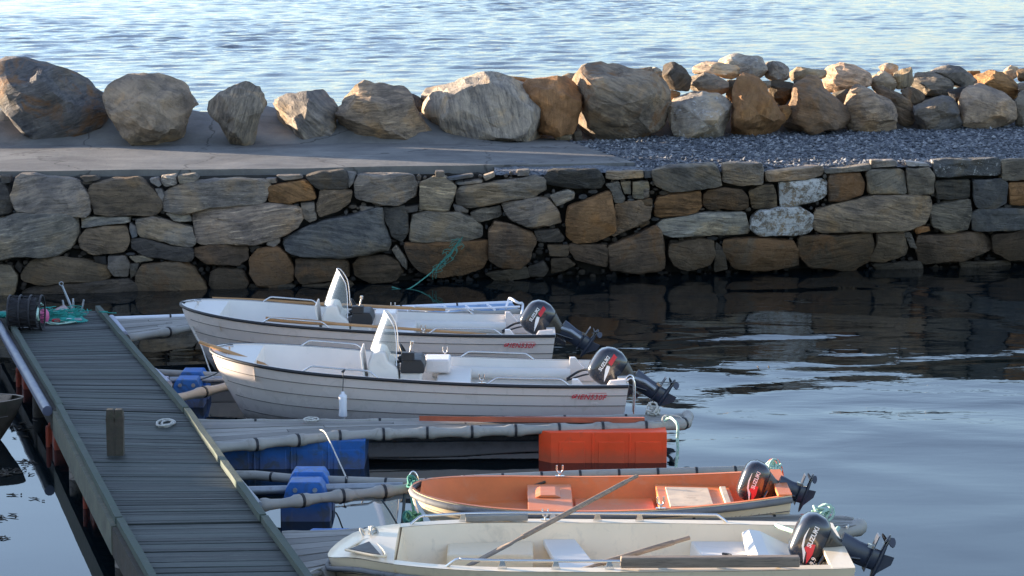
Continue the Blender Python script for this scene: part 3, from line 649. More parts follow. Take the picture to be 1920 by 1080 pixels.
# ------------------------------------------------------------------ boulders on the breakwater
# crop, colour, material, band angle, row (0 on the path, 1 stacked, 2 behind), outline, label
B = [
('D','bl','rocks',.12,0,[(-70,200),(0,92),(110,75),(240,100),(400,140),(480,190),(530,250),(605,280),(600,330),(540,430),(470,490),(350,500),(230,515),(110,470),(40,400),(-70,380)],'huge blue grey boulder with rusty patches at the left end of the breakwater'),
('D','tn','rockp',.85,0,[(605,270),(660,195),(760,180),(900,175),(980,200),(1020,255),(1060,330),(1020,430),(940,530),(860,545),(790,530),(700,450),(620,380)],'pale tan wedge shaped boulder bedded in mortar, second from the left'),
('D','lt','rockp',.3,2,[(1010,255),(1080,270),(1115,320),(1060,345),(1000,340)],'low pale rock peeping out behind the tan wedge shaped boulder'),
('D','gy','rock',.42,0,[(1180,320),(1230,260),(1310,205),(1380,205),(1440,240),(1500,320),(1450,370),(1430,450),(1390,550),(1290,545),(1270,490),(1210,420),(1180,370)],'narrow dark boulder with curling pale bands standing on its point in mortar'),
('D','gy','rock',.78,0,[(1535,310),(1680,265),(1820,245),(1870,290),(1895,400),(1880,480),(1830,515),(1640,515),(1560,430)],'grey streaked boulder between the narrow banded one and the tan blocky one'),
('E','tn','rock',.02,0,[(100,400),(150,320),(230,200),(330,215),(430,225),(480,270),(520,350),(620,460),(610,505),(460,515),(300,510),(150,495),(100,440)],'tan brown peaked boulder with layered ledges, sunlit on its left top'),
('E','or','rockp',.1,3,[(437,225),(455,210),(472,225),(470,248),(445,250)],'small round orange stone on top behind the tan brown peaked boulder'),
('E','dk','rockp',.3,2,[(480,272),(520,258),(572,290),(578,410),(520,360)],'dark rock wedged left of the big striped boulder'),
('E','lt','rock',.2,2,[(570,282),(600,222),(700,215),(770,202),(700,310),(600,330)],'pale rock showing above the left shoulder of the big striped boulder'),
('E','lt','rock',.58,0,[(580,380),(590,320),(680,240),(830,170),(920,150),(1010,160),(1140,215),(1240,320),(1265,400),(1240,470),(1180,490),(1080,465),(900,480),(700,490),(600,450)],'big grey boulder with steep wavy pale stripes in the middle of the breakwater'),
('E','or','rockp',.1,2,[(985,165),(1100,160),(1230,190),(1160,225),(1050,215)],'flat red brown rock lying behind the big striped boulder'),
('E','or','rockr',.5,0,[(1145,215),(1200,190),(1400,185),(1450,230),(1460,330),(1430,430),(1340,455),(1240,455),(1265,400),(1240,320)],'bright orange block boulder standing right of the big striped boulder'),
('E','tn','rocks',.85,0,[(1440,400),(1460,240),(1490,160),(1600,110),(1720,105),(1830,150),(1920,220),(1960,290),(1960,380),(1900,450),(1760,475),(1600,490),(1500,480)],'biggest rounded brown grey boulder right of the orange block'),
('E','tn','rockp',.1,2,[(1320,182),(1400,150),(1480,150),(1480,225),(1400,215)],'pale tan rock behind the orange block and the biggest brown boulder'),
('E','tn','rockp',.0,0,[(1320,458),(1415,450),(1418,478),(1330,488)],'small flat tan stone at the foot of the orange block boulder'),
('E','dk','rockp',.0,0,[(1415,452),(1468,460),(1475,505),(1430,492)],'small dark stone at the foot of the biggest brown boulder'),
('F','tn','rockp',.1,2,[(-5,130),(60,122),(60,185),(10,160)],'cream stone above the right shoulder of the biggest brown boulder'),
('F','lt','rockl',.1,2,[(45,180),(60,127),(103,130),(122,180),(100,200),(60,198)],'round pale lichen covered stone beside a dark grey one on the crest'),
('F','dk','rock',.2,1,[(115,180),(120,122),(170,102),(220,130),(252,190),(240,238),(150,232)],'dark grey pointed rock on the crest left of a stack of tan stones'),
('F','li','rockl',.1,0,[(150,380),(160,310),(230,248),(330,262),(400,265),(450,320),(440,390),(415,450),(330,465),(220,455),(170,420)],'pale lichen speckled boulder with one orange rust streak down its top'),
('F','tn','rock',.05,1,[(255,180),(350,150),(440,200),(440,250),(350,265),(280,238)],'tan block resting on top of the pale lichen speckled boulder'),
('F','pe','rock',.97,2,[(275,122),(320,98),(420,110),(505,125),(512,172),(440,185),(350,155),(280,160)],'long sunlit cream stone lying on the crest above the tan block'),
('F','li','rockl',.1,2,[(390,98),(500,60),(590,75),(630,130),(630,178),(560,190),(510,168),(500,128),(420,112)],'highest pale stone of the crest, blotched with lichen'),
('F','or','rockp',.2,1,[(130,240),(200,250),(190,295),(140,300)],'small orange stone squeezed beside the biggest brown boulder'),
('F','or','rockr',.4,0,[(468,430),(480,300),(490,200),(540,165),(590,190),(660,280),(722,390),(702,440),(600,460),(500,458)],'tall rust streaked triangular boulder with dark left edge'),
('F','db','rockp',.3,1,[(435,190),(495,200),(485,290),(430,300)],'dark red brown stone wedged left of the rust streaked triangular boulder'),
('F','gy','rockl',.1,2,[(628,105),(700,95),(748,125),(745,190),(680,198),(630,165)],'grey cube like stone on the crest right of the highest pale stone'),
('F','db','rockp',.1,1,[(640,212),(700,190),(770,200),(778,270),(722,322),(660,292)],'dark brown angular stone in the gap right of the rust streaked triangle'),
('F','tn','rockp',.02,2,[(750,152),(800,125),(925,140),(930,182),(850,192),(770,192)],'flat topped tan slab on the crest above the brown peaked boulder'),
('F','bn','rocks',.9,0,[(735,390),(790,240),(850,185),(920,180),(940,240),(1030,340),(1038,390),(940,398),(800,412)],'brown peaked boulder with blue grey patches, broad at its foot'),
('F','or','rockp',.1,0,[(697,322),(748,312),(757,350),(722,368)],'little round orange brown stone between two triangular boulders'),
('F','pe','rock',.93,2,[(928,165),(935,130),(1010,100),(1100,120),(1160,170),(1157,222),(1060,240),(950,245),(935,205)],'peach coloured rounded stone on the crest with a dark veined right side'),
('F','dk','rockp',.1,1,[(963,257),(1040,235),(1062,260),(1032,322),(988,328)],'small dark grey stone under the peach coloured one'),
('F','tn','rock',.06,0,[(1033,380),(1040,300),(1080,235),(1160,225),(1262,290),(1292,370),(1282,410),(1150,422),(1060,407)],'smooth tan boulder with fine curved grain, rounded top'),
('F','bn','rock',.88,1,[(1175,228),(1250,240),(1362,310),(1378,400),(1290,407),(1285,340)],'brown sloping boulder leaning behind the smooth tan one'),
('F','tn','rockp',.1,2,[(1153,172),(1240,147),(1278,182),(1272,242),(1200,248),(1158,215)],'tan stone on the crest left of a white topped one'),
('F','pe','rockl',.1,3,[(1198,122),(1260,98),(1292,120),(1282,165),(1220,155)],'small bright white stone poking up behind the crest'),
('F','tn','rock',.5,2,[(1268,228),(1280,150),(1360,122),(1370,192),(1342,228)],'upright tan brown block on the crest with a split face'),
('F','bn','rocks',.7,1,[(1308,240),(1370,225),(1422,270),(1402,312),(1360,302)],'small tilted brown stone under the upright block'),
('F','gy','rock',.98,2,[(1363,202),(1390,157),(1480,150),(1562,190),(1547,252),(1450,267),(1388,262)],'wide grey tan stone with horizontal grain on the crest'),
('F','bl','rockp',.05,0,[(1378,330),(1430,280),(1560,270),(1602,340),(1602,407),(1400,412)],'dark blue grey block boulder between two tan ones'),
('F','gy','rock',.2,2,[(1460,148),(1520,122),(1600,120),(1690,200),(1640,218),(1570,228),(1555,195)],'grey pyramid stone with a pale left face on the crest'),
('F','tn','rockp',.94,0,[(1608,380),(1620,280),(1680,215),(1760,210),(1850,260),(1887,340),(1882,402),(1700,407)],'large smooth tan boulder near the right edge, cut flat at its foot'),
('F','or','rock',.92,2,[(1675,162),(1780,145),(1860,170),(1892,230),(1872,278),(1790,245),(1700,208)],'long orange brown stone sloping on the crest near the right edge'),
('F','dk','rockp',.1,1,[(1535,242),(1640,222),(1612,292),(1590,305)],'dark stone filling the gap behind the blue grey block'),
('F','pe','rockp',.1,3,[(1818,152),(1860,112),(1897,130),(1892,168),(1850,185)],'small bright cream stone at the top near the right edge'),
('F','gy','rockp',.1,0,[(1883,300),(1920,255),(2010,250),(2010,402),(1890,407)],'grey boulder cut off by the right edge of the view, on the gravel'),
('F','bn','rockp',.1,2,[(1888,142),(1930,128),(2000,150),(2000,200),(1900,195)],'brown stone on the crest at the very right edge'),
('F','gy','rockp',.1,1,[(1893,202),(1990,190),(2010,250),(1900,252)],'flat grey stone wedged in the middle of the stack at the right edge'),
('F','or','rockp',.1,3,[(1625,142),(1700,142),(1700,170),(1650,172)],'low red brown stone behind the crest left of the long orange brown one'),
('F','dk','rockp',.1,1,[(768,190),(812,188),(805,225),(778,232)],'tiny dark stone under the flat topped tan slab'),
('F','gy','rockp',.1,1,[(605,195),(655,192),(655,222),(622,228)],'tiny blue grey stone under the grey cube like stone'),
]
for i, (k, c, mt, ang, row, pts, lab) in enumerate(B):
    px = cpx(k, pts); yb = max(p[1] for p in px); xm = sum(p[0] for p in px) / len(px)
    x0 = (xm - 960) / 5000 * 50.5
    wpx = max(p[0] for p in px) - min(p[0] for p in px); hpx = yb - min(p[1] for p in px)
    s = math.sqrt(wpx * hpx) / 100.0
    if row == 0: Y = min(onz(xm, yb, ZT).y + 0.05 * s, baseY(x0) + 0.1)
    else: Y = baseY(x0) + {1: 0.75, 2: 1.25, 3: 1.9}[row]
    cxp, cyp = xm, (yb + min(p[1] for p in px)) / 2; px = [(cxp + (a - cxp) * 1.09, cyp + (b - cyp) * 1.07) for a, b in px]
    out = [ony(a, b, Y) for a, b in px]
    outl = [(v.x, v.z) for v in out]
    if row == 0:
        zm = min(v[1] for v in outl); outl = [(x, z - (0.12 if z < zm + 0.25 * s else 0)) for x, z in outl]
    o = stone_mesh('boulder', outl, lambda x, z, Y=Y: Y, 0.5 * s if row == 0 else 0.34 * s, 0.55 * s, 500 + i * 3, rough=0.075, spread=1.3, keep=(0.68, 0.96), facets=26 if s > 0.5 else 14, mat=M[mt], N=52 if s > .8 else 34, ringexp=0.24, chaikin=1)
    put_color(o, c, i * 7 + 3); cc_ = list(o.color); cc_[3] = ang; o.color = cc_
    COL.objects.link(o); tag(o, lab, 'boulder', 'boulders along the breakwater')

# ------------------------------------------------------------------ water
w = NT('harbour_water'); tc = w.n('TexCoord').outputs['Object']
m1 = w.n('Mapping', {0: tc, 2: (0, 0, R(-20)), 3: (0.6, 0.8, 1)}).outputs[0]
a1 = w.noise(m1, 0.55, 1, 0.4, 0.5); 
m2 = w.n('Mapping', {0: tc, 2: (0, 0, R(10)), 3: (0.6, 1.3, 1)}).outputs[0]
a2 = w.noise(m2, 2.6, 3, 0.5, 0.4)
sep = w.n('SeparateXYZ', {0: tc}); xx = sep.outputs[0]; yy = sep.outputs[1]
big = w.noise(tc, 0.16, 2)
# ruffled on the open side, calm between the piers
amt = w.math('MULTIPLY', w.math('MULTIPLY', w.ramp(xx, -1.0, 4.0, 0.16, 1.0), w.ramp(yy, 28, 38, 0.16, 1.0)), w.ramp(big, 0.35, 0.65, 0.55, 1.2))
hh = w.math('MULTIPLY', w.math('ADD', w.math('MULTIPLY', a1, 1.0), w.math('MULTIPLY', a2, 0.045)), amt)
M['water'] = w.bsdf((0.004, 0.008, 0.010), 0.015, w.bump(hh, 1.0, 0.20), IOR=1.333, Specular_IOR_Level=0.5)
wm = MB(); wm.add([(-60, 1, 0), (60, 1, 0), (60, 50, 0), (-60, 50, 0)], [(0, 1, 2, 3)])
tag(wm.build('harbour_water', M['water']), kind='structure')

s = NT('sea_water'); tc = s.n('TexCoord').outputs['Object']
m1 = s.n('Mapping', {0: tc, 3: (0.6, 1.0, 1)}).outputs[0]
fb = s.noise(m1, 3.2, 5, 0.65)
M['sea'] = s.bsdf((0.006, 0.016, 0.024), 0.03, s.bump(fb, 0.6, 0.045), IOR=1.333)
nx, ny = 420, 520
xs = np.linspace(-34, 34, nx)
ys = 49.3 + (190 - 49.3) * (np.linspace(0, 1, ny) ** 1.45)
X, Y = np.meshgrid(xs, ys)
Z = np.zeros_like(X); rs_ = np.random.RandomState(11)
for i in range(46):
    lam = 0.5 * (2.8 / 0.5) ** rs_.rand(); k = 2 * math.pi / lam
    th = R(rs_.normal(-70, 26)); amp = 0.0043 * lam ** 0.9
    ph = rs_.uniform(0, 6.28)
    arg = k * (X * math.cos(th) + Y * math.sin(th)) + ph
    Z += amp * (np.sin(arg) + 0.25 * np.sin(2 * arg + 0.5))
def ss(a): return np.clip(a, 0, 1) ** 2 * (3 - 2 * np.clip(a, 0, 1))
mod = 0.75 + 0.35 * np.sin(X * 0.11 + Y * 0.05) * np.sin(Y * 0.083 + 1)
edge = ss((34 - np.abs(X)) / 2) * ss((190 - Y) / 8)
Z = Z * mod * edge - 0.05
me = bpy.data.meshes.new('sea')
co = np.stack([X.ravel(), Y.ravel(), Z.ravel()], 1).astype(np.float32)
me.vertices.add(nx * ny); me.vertices.foreach_set('co', co.ravel())
idx = (np.arange(ny - 1)[:, None] * nx + np.arange(nx - 1)[None, :]).ravel()
q = np.stack([idx, idx + 1, idx + nx + 1, idx + nx], 1).astype(np.int32)
me.loops.add(q.size); me.loops.foreach_set('vertex_index', q.ravel())
me.polygons.add(len(q)); me.polygons.foreach_set('loop_start', np.arange(0, q.size, 4, dtype=np.int32))
me.polygons.foreach_set('loop_total', np.full(len(q), 4, np.int32)); me.polygons.foreach_set('use_smooth', np.ones(len(q), bool))
me.materials.append(M['sea']); me.update(); me.validate()
tag(link(bpy.data.objects.new('sea', me)), kind='structure')
fm = MB()
x0, x1, y0, y1, E = -34, 34, 49.3, 190, 4000
for a, b, c, d in ((-E, 50.0, x0, y1), (x1, 50.0, E, y1), (-E, y1, E, E)):
    fm.add([(a, b, -0.05), (c, b, -0.05), (c, d, -0.05), (a, d, -0.05)], [(0, 1, 2, 3)])
tag(fm.build('open_sea', M['sea']), kind='structure')

# ------------------------------------------------------------------ unseen masses off the left, added to shade the dock
SUNAZ = (-0.925, 0.38)

qm = MB(); qm.hexa([(-22, 12, -1), (-12, 12, -1), (-12, 30.4, -1), (-22, 30.4, -1)], [(-22, 12, 1.87), (-12.1, 12, 1.87), (-12.1, 30.4, 1.87), (-22, 30.4, 1.87)])
qm.hexa([(-22, 30.41, -1), (-12, 30.41, -1), (-12, 34.4, -1), (-22, 34.4, -1)], [(-22, 30.41, 1.5), (-12.1, 30.41, 1.5), (-12.1, 34.4, 1.5), (-22, 34.4, 1.5)])
qm.hexa([(-22, 34.41, -1), (-12, 34.41, -1), (-12, 40.0, -1), (-22, 40.5, -1)], [(-22, 34.41, 1.64), (-12.1, 34.41, 1.64), (-12.1, 40.0, 1.64), (-22, 40.5, 1.64)])
tag(qm.build('shadow_block', M['concrete']), kind='structure')  # added out of view; its stepped heights set where the shadow ends
hm = MB(); NX, NY = 40, 16; vs = []
for i in range(NX + 1):
    for j in range(NY + 1):
        u, v = i / NX, j / NY; x = -75 + 52 * u; y = 44 + 18 * v
        env = math.sin(math.pi * min(1, max(0, u))) ** 0.4 * math.sin(math.pi * v) ** 0.6
        vs.append((x, y, -1 + 6.2 * env * (0.85 + 0.3 * noise.noise(Vector((x * .2, y * .2, 0)))) + 0.3 * noise.noise(Vector((x, y, 0)))))
hm.add(vs, [(i * (NY + 1) + j, (i + 1) * (NY + 1) + j, (i + 1) * (NY + 1) + j + 1, i * (NY + 1) + j + 1) for i in range(NX) for j in range(NY)], smooth=True)
tag(hm.build('shadow_ridge', M['rockp']), kind='structure')  # added out of view to keep the far dock and its gear shaded
# ------------------------------------------------------------------ materials of made things
M['deck'] = paint('weathered_deck_boards', (0.042, 0.049, 0.044), 0.65, 0.4, 2.2, bump=0.5, bscale=25, tone=0.5, dirt=((0.13, 0.135, 0.12), 0.58, 0.6), stretch=(0.4, 3, 3), spec=0.35)
M['greenwood'] = paint('green_weathered_timber', (0.058, 0.078, 0.060), 0.8, 0.3, 4, bump=0.5, bscale=30, tone=0.15, dirt=((0.08, 0.09, 0.06), 0.55, 0.7))
M['darkwood'] = paint('dark_wet_timber', (0.060, 0.048, 0.034), 0.85, 0.4, 5, bump=0.6, bscale=30, tone=0.2, dirt=((0.035, 0.038, 0.02), 0.5, 0.6))
M['greywood'] = paint('silver_grey_planks', (0.27, 0.255, 0.225), 0.8, 0.25, 3, bump=0.5, bscale=30, tone=0.3, dirt=((0.13, 0.12, 0.10), 0.56, 0.6), stretch=(0.4, 4, 4))
M['bluedeck'] = paint('sky_reflection_planks', (0.16, 0.30, 0.50), 0.45, 0.2, 3, tone=0.25, stretch=(0.4, 4, 4))  # blue of the sky reflected on the boards, put into the colour
M['oarwood'] = paint('varnished_spruce', (0.50, 0.27, 0.115), 0.4, 0.2, 3, bump=0.15, stretch=(0.5, 6, 6), dirt=((0.36, 0.17, 0.07), 0.55, 0.5))
M['oldoar'] = paint('weathered_oar_wood', (0.27, 0.205, 0.15), 0.75, 0.25, 4, bump=0.4, stretch=(0.5, 6, 6), dirt=((0.13, 0.10, 0.075), 0.5, 0.7))
M['redpaint'] = paint('faded_red_paint', (0.42, 0.10, 0.045), 0.6, 0.25, 4, bump=0.4, stretch=(0.5, 5, 5), dirt=((0.20, 0.10, 0.06), 0.58, 0.7))
M['white'] = paint('white_gelcoat', (0.80, 0.705, 0.645), 0.28, 0.03, 2, dirt=((0.52, 0.48, 0.42), 0.58, 0.35), coat=0.2, scum=0.85)
M['inner'] = paint('white_inner_gelcoat', (0.74, 0.69, 0.62), 0.45, 0.05, 2, dirt=((0.50, 0.48, 0.43), 0.58, 0.35))
M['cream'] = paint('cream_gelcoat', (0.85, 0.69, 0.47), 0.35, 0.05, 2, dirt=((0.50, 0.40, 0.26), 0.57, 0.35), coat=0.2, scum=0.85)
M['orange'] = paint('faded_orange_gelcoat', (0.68, 0.17, 0.035), 0.45, 0.16, 1.6, dirt=((0.62, 0.27, 0.13), 0.52, 0.4))
M['black'] = paint('black_rubber', (0.018, 0.018, 0.020), 0.5, 0.2, 5)
M['greyrub'] = paint('grey_rubber', (0.16, 0.16, 0.16), 0.7, 0.2, 5, dirt=((0.07, 0.07, 0.07), 0.55, 0.6))
M['engine'] = paint('black_engine_paint', (0.020, 0.022, 0.030), 0.22, 0.2, 5, coat=0.6, spec=0.6)
M['enginelow'] = paint('dark_engine_pan', (0.045, 0.036, 0.025), 0.35, 0.3, 12, bump=0.3, bscale=20, spec=0.6)
M['leg'] = paint('dark_blue_grey_engine_leg', (0.030, 0.038, 0.060), 0.35, 0.2, 5, spec=0.6)
M['steel'] = paint('stainless_steel', (0.72, 0.70, 0.67), 0.18, 0.05, 5, metal=1.0)
M['galv'] = paint('galvanised_iron', (0.33, 0.35, 0.37), 0.5, 0.25, 8, metal=0.6, dirt=((0.16, 0.11, 0.08), 0.6, 0.5))
M['tubes'] = paint('grey_beige_fender_plastic', (0.33, 0.31, 0.27), 0.55, 0.12, 3, dirt=((0.20, 0.18, 0.14), 0.56, 0.55))
M['bluep'] = paint('blue_float_plastic', (0.028, 0.135, 0.42), 0.5, 0.25, 3, scum=0.45, dirt=((0.05, 0.09, 0.13), 0.5, 0.7), spec=0.4)
M['redp'] = paint('orange_red_float_plastic', (0.92, 0.085, 0.018), 0.5, 0.12, 2, dirt=((0.55, 0.08, 0.03), 0.6, 0.5), spec=0.4, scum=0.4)
M['dredp'] = paint('dark_red_float_plastic', (0.32, 0.055, 0.025), 0.5, 0.2, 3, dirt=((0.08, 0.03, 0.02), 0.5, 0.7))
M['whitep'] = paint('white_plastic', (0.78, 0.78, 0.80), 0.4, 0.04, 3)
M['lilac'] = paint('pale_grey_plastic', (0.40, 0.42, 0.50), 0.45, 0.06, 3)
M['decalw'] = paint('white_lettering', (0.80, 0.80, 0.80), 0.4, 0.0)
M['decalr'] = paint('red_lettering', (0.62, 0.03, 0.05), 0.4, 0.0)
M['ropeg'] = paint('green_rope', (0.07, 0.27, 0.21), 0.85, 0.3, 20, bump=0.8, bscale=80)
M['ropel'] = paint('pale_green_rope', (0.40, 0.58, 0.47), 0.85, 0.3, 20, bump=0.8, bscale=80)
M['ropew'] = paint('dirty_white_rope', (0.52, 0.50, 0.44), 0.85, 0.3, 20, bump=0.8, bscale=80)
M['roped'] = paint('dark_wet_rope', (0.035, 0.05, 0.05), 0.7, 0.3, 20, bump=0.8, bscale=80)
M['net'] = paint('teal_netting', (0.03, 0.33, 0.27), 0.8, 0.4, 14, bump=1.0, bscale=60)
M['pink'] = paint('pink_buoy_plastic', (0.70, 0.14, 0.30), 0.5, 0.1, 4)
M['creel'] = paint('black_creel_mesh', (0.022, 0.020, 0.022), 0.6, 0.4, 14, bump=0.8, bscale=50)
M['stemw'] = paint('pale_pile_wood', (0.34, 0.29, 0.24), 0.85, 0.3, 5, bump=0.6, bscale=30, dirt=((0.12, 0.10, 0.08), 0.5, 0.7))
g = NT('clear_windscreen')
tr = g.n('BsdfTransparent', {'Color': (0.90, 0.88, 0.82, 1)}); gl = g.n('BsdfGlossy', {'Color': (1, 1, 1, 1), 'Roughness': 0.22})
fr_ = g.n('LayerWeight', {'Blend': 0.28}).outputs['Fresnel']
mx = g.n('MixShader', {0: g.math('ADD', g.math('MULTIPLY', fr_, 0.7), 0.10), 1: tr.outputs[0], 2: gl.outputs[0]})
g.t.links.new(mx.outputs[0], g.out.inputs[0]); M['glass'] = g.m

# ------------------------------------------------------------------ the dock
ZD = 0.5
Ls = [(8, 592), (110, 769), (221, 985), (330, 1180)]; Rs = [(185, 582), (352, 775), (497, 980), (640, 1180)]
Ls0 = [[(6, 592), (110, 767)], [(108, 768), (220, 983)], [(222, 985), (332, 1180)]]
Rs0 = [[(185, 582), (351, 774)], [(353, 776), (496, 978)], [(499, 980), (642, 1176)]]
dock = thing('wooden_dock', 'long grey green boarded dock running from the lower left towards the stone wall', 'dock', onz(380, 985, 0))
rr = random.Random(4)
for si in range(3):
    l0, l1 = [onz(*q, ZD) for q in Ls0[si]]; r0, r1 = [onz(*q, ZD) for q in Rs0[si]]
    dl = (l1 - l0).normalized(); ac = ((r0 - l0) + (r1 - l1)).normalized()
    mb = MB(); Lk = ((l0 + r0) / 2 - (l1 + r1) / 2).length; n = int(Lk / 0.100)
    for i in range(n):
        a, b = (i + 0.04) / n, (i + 0.94) / n
        q = [l0.lerp(l1, a) + ac * 0.02, l0.lerp(l1, b) + ac * 0.02, r0.lerp(r1, b) - ac * 0.02, r0.lerp(r1, a) - ac * 0.02]
        dz = rr.uniform(-0.004, 0.004)
        mb.hexa([v + Vector((0, 0, -0.035)) for v in q], [v + Vector((0, 0, dz + rr.uniform(-.002, .002))) for v in q], rr.random())
    part(mb, 'deck_boards', M['deck'], dock, world=True)
    for a, b, sg in ((l0, l1, 1), (r0, r1, -1)):
        d = (b - a).normalized(); nrm = Vector((-d.y, d.x, 0)); nrm = nrm if nrm.dot(ac) > 0 else -nrm
        mb = MB(); w_ = 0.07; K = 30
        off = nrm * (-0.02 if sg > 0 else 0.02)
        secs = []
        for k in range(K + 1):
            p = a.lerp(b, k / K) + off
            e = noise.noise(p * 2.5) * 0.012 if sg < 0 else noise.noise(p * 2.5) * 0.005
            h = 0.075 + noise.noise(p * 1.3) * 0.008
            s2 = nrm * (w_ / 2 * (1 if sg > 0 else 1))
            c = p + (nrm * w_ / 2 if sg > 0 else -nrm * w_ / 2)
            secs.append([c - s2 * (1 + e * 20) + Vector((0, 0, 0.004)), c + s2 * (1 + e * 10) + Vector((0, 0, 0.004)), c + s2 + Vector((0, 0, h)), c - s2 * (1 + e * 20) + Vector((0, 0, h))])
        mb.loft(secs, smooth=False)
        part(mb, 'edge_rail', M['greenwood'], dock, world=True)
        mb = MB(); o2 = -nrm * 0.035 if sg > 0 else nrm * 0.035
        o3 = o2 if sg > 0 else o2
        q = [a + o3 - nrm * 0.025, b + o3 - nrm * 0.025, b + o3 + nrm * 0.025, a + o3 + nrm * 0.025]
        mb.hexa([v + Vector((0, 0, -0.30)) for v in q], [v + Vector((0, 0, -0.012 if sg > 0 else -0.04)) for v in q])
        part(mb, 'side_beam', M['darkwood'] if si != 1 else paint('mossy_beam', (0.13, 0.135, 0.095), 0.85, 0.4, 4, bump=0.6, bscale=30, dirt=((0.22, 0.17, 0.12), 0.55, 0.7)), dock, world=True)
    if si == 0:
        mb = MB(); pts = [l0.lerp(l1, k / 24) - ac * 0.13 + Vector((0, 0, -0.02)) for k in range(25)]
        mb.tube(pts, 0.062, 10); part(mb, 'fender_tube', paint('dark_blue_grey_pipe', (0.11, 0.12, 0.17), 0.4, 0.2, 4), dock, world=True)
# floats and piles under the left edge
def ondock(px, py, dz=0.0): return onz(px, py, ZD + dz)
def dockside(Y, u=0.0):
    """left edge of the dock at distance Y, moved u metres to the right along the boards"""
    a, b = onz(8, 592, ZD), onz(277, 1080, ZD); t_ = (Y - a.y) / (b.y - a.y); p = a.lerp(b, t_); return Vector((p.x + u, p.y, 0))
for Y, mt, u in ((31.4, 'dredp', -0.02), (28.2, 'dredp', 0.05), (35.3, 'dredp', -0.02)):
    mb = MB(); c = dockside(Y, u + 0.55)
    K = 16
    for k in range(2):
        mb.box((c.x + 0.0, c.y, 0.0 + 0.05), (1.05 - k * 0.04, 0.9 - 0.5 * k + k * 0.46, 0.44 + k * 0.02), rz=R(14))
    for k in range(5): mb.box((c.x - 0.53 + 0.02, c.y - 0.36 + 0.18 * k, 0.05), (0.05, 0.05, 0.42), rz=R(14))
    part(mb, 'float_box', M[mt], dock, world=True, bevel=0.02)
for Y, u in ((25.35, 0.07), (29.3, 0.06), (32.9, 0.0)):
    mb = MB(); c = dockside(Y, u)
    mb.tube([(c.x, c.y, -1.0), (c.x, c.y, 0.2), (c.x + .01, c.y, 0.47)], [0.085, 0.08, 0.078], 12)
    part(mb, 'pile', M['stemw'] if Y < 30 else M['darkwood'], dock, world=True)
# low walkway hugging the dock side underneath, seen as a dark sloping plank
# mooring post on the deck
b0 = onz(217, 853, ZD)
post = thing('mooring_post', 'stubby brown double timber mooring post standing on the dock boards', 'post', b0)
for sx in (-0.044, 0.046):
    mb = MB()
    secs = []
    for z, e in ((0, 0), (0.25, .002), (0.43, 0.003), (0.5, -0.004), (0.505, -0.02)):
        w_ = 0.043 + e; secs.append([(sx - w_, -w_ - .01, z), (sx + w_, -w_ - .01, z), (sx + w_, w_ + .01, z), (sx - w_, w_ + .01, z)])
    mb.loft(secs, smooth=False); mb.box((sx, 0, 0.39), (0.098, 0.115, 0.04), tone=0.2)
    part(mb, 'timber', M['darkwood'], post)
# coil of rope by the post
def coil(name, label, c, r, mat, turns=4, sq=0.6, seed=1, th=0.012, cat='rope', z0=0.012):
    rnd = random.Random(seed); pts = []
    for k in range(turns * 14):
        a = k / 14 * 2 * math.pi; q = r * (0.75 + 0.35 * rnd.random() * 0.4 + 0.25 * math.sin(a * 0.37 + seed))
        pts.append(Vector((c.x + q * math.cos(a) + 0.02 * math.sin(a * .2), c.y + q * math.sin(a) * sq, c.z + z0 + 0.009 * (k / 14) + 0.004 * rnd.random())))
    mb = MB(); mb.tube(smooth_path(pts, 2), th, 6)
    o = mb.build(name, mat, org=(c.x, c.y, c.z)); return tag(o, label, cat)
coil('rope_coil', 'small pale rope coil lying on the dock beside the double timber post', onz(310, 797, ZD), 0.10, M['ropew'], 3, 2.2, th=0.011)

# ------------------------------------------------------------------ finger piers
def subpart(mb, name, mat, p_, par, **kw):
    o = mb.build(name, mat, p_, org=par.location, **kw); return o
def tubepart(par, pts, r, mat, pinch=True, seg=None, straps=True, name='fender_tube', n=12, strapmat=None):
    """segmented plastic tube; pinched between joints"""
    pts = [Vector(p) for p in pts]; L = sum((pts[i + 1] - pts[i]).length for i in range(len(pts) - 1))
    seg = seg or 0.46; K = max(1, round(L / seg)); P = []; Rr = []
    for k in range(K):
        for t_, q in ((0.0, 1.0), (0.06, 1.12), (0.14, 1.12), (0.24, 0.88), (0.5, 0.78), (0.76, 0.88), (0.86, 1.12), (0.94, 1.12)):
            P.append(polyat(pts, (k + t_) / K)); Rr.append(r * (q if pinch else 1))
    P.append(pts[-1]); Rr.append(r)
    mb = MB(); mb.tube(P, Rr, n); t_ = part(mb, name, mat, par, world=True)
    if straps:
        for k in range(1, K):
            p = polyat(pts, k / K)
            d = (polyat(pts, min(1, k / K + 0.01)) - polyat(pts, max(0, k / K - 0.01))).normalized()
            mb = MB(); mb.tube([p - d * 0.014, p + d * 0.014], r * (1.2 if pinch else 1.06), 12)
            subpart(mb, 'strap', strapmat or M['black'], t_, par)
    return t_
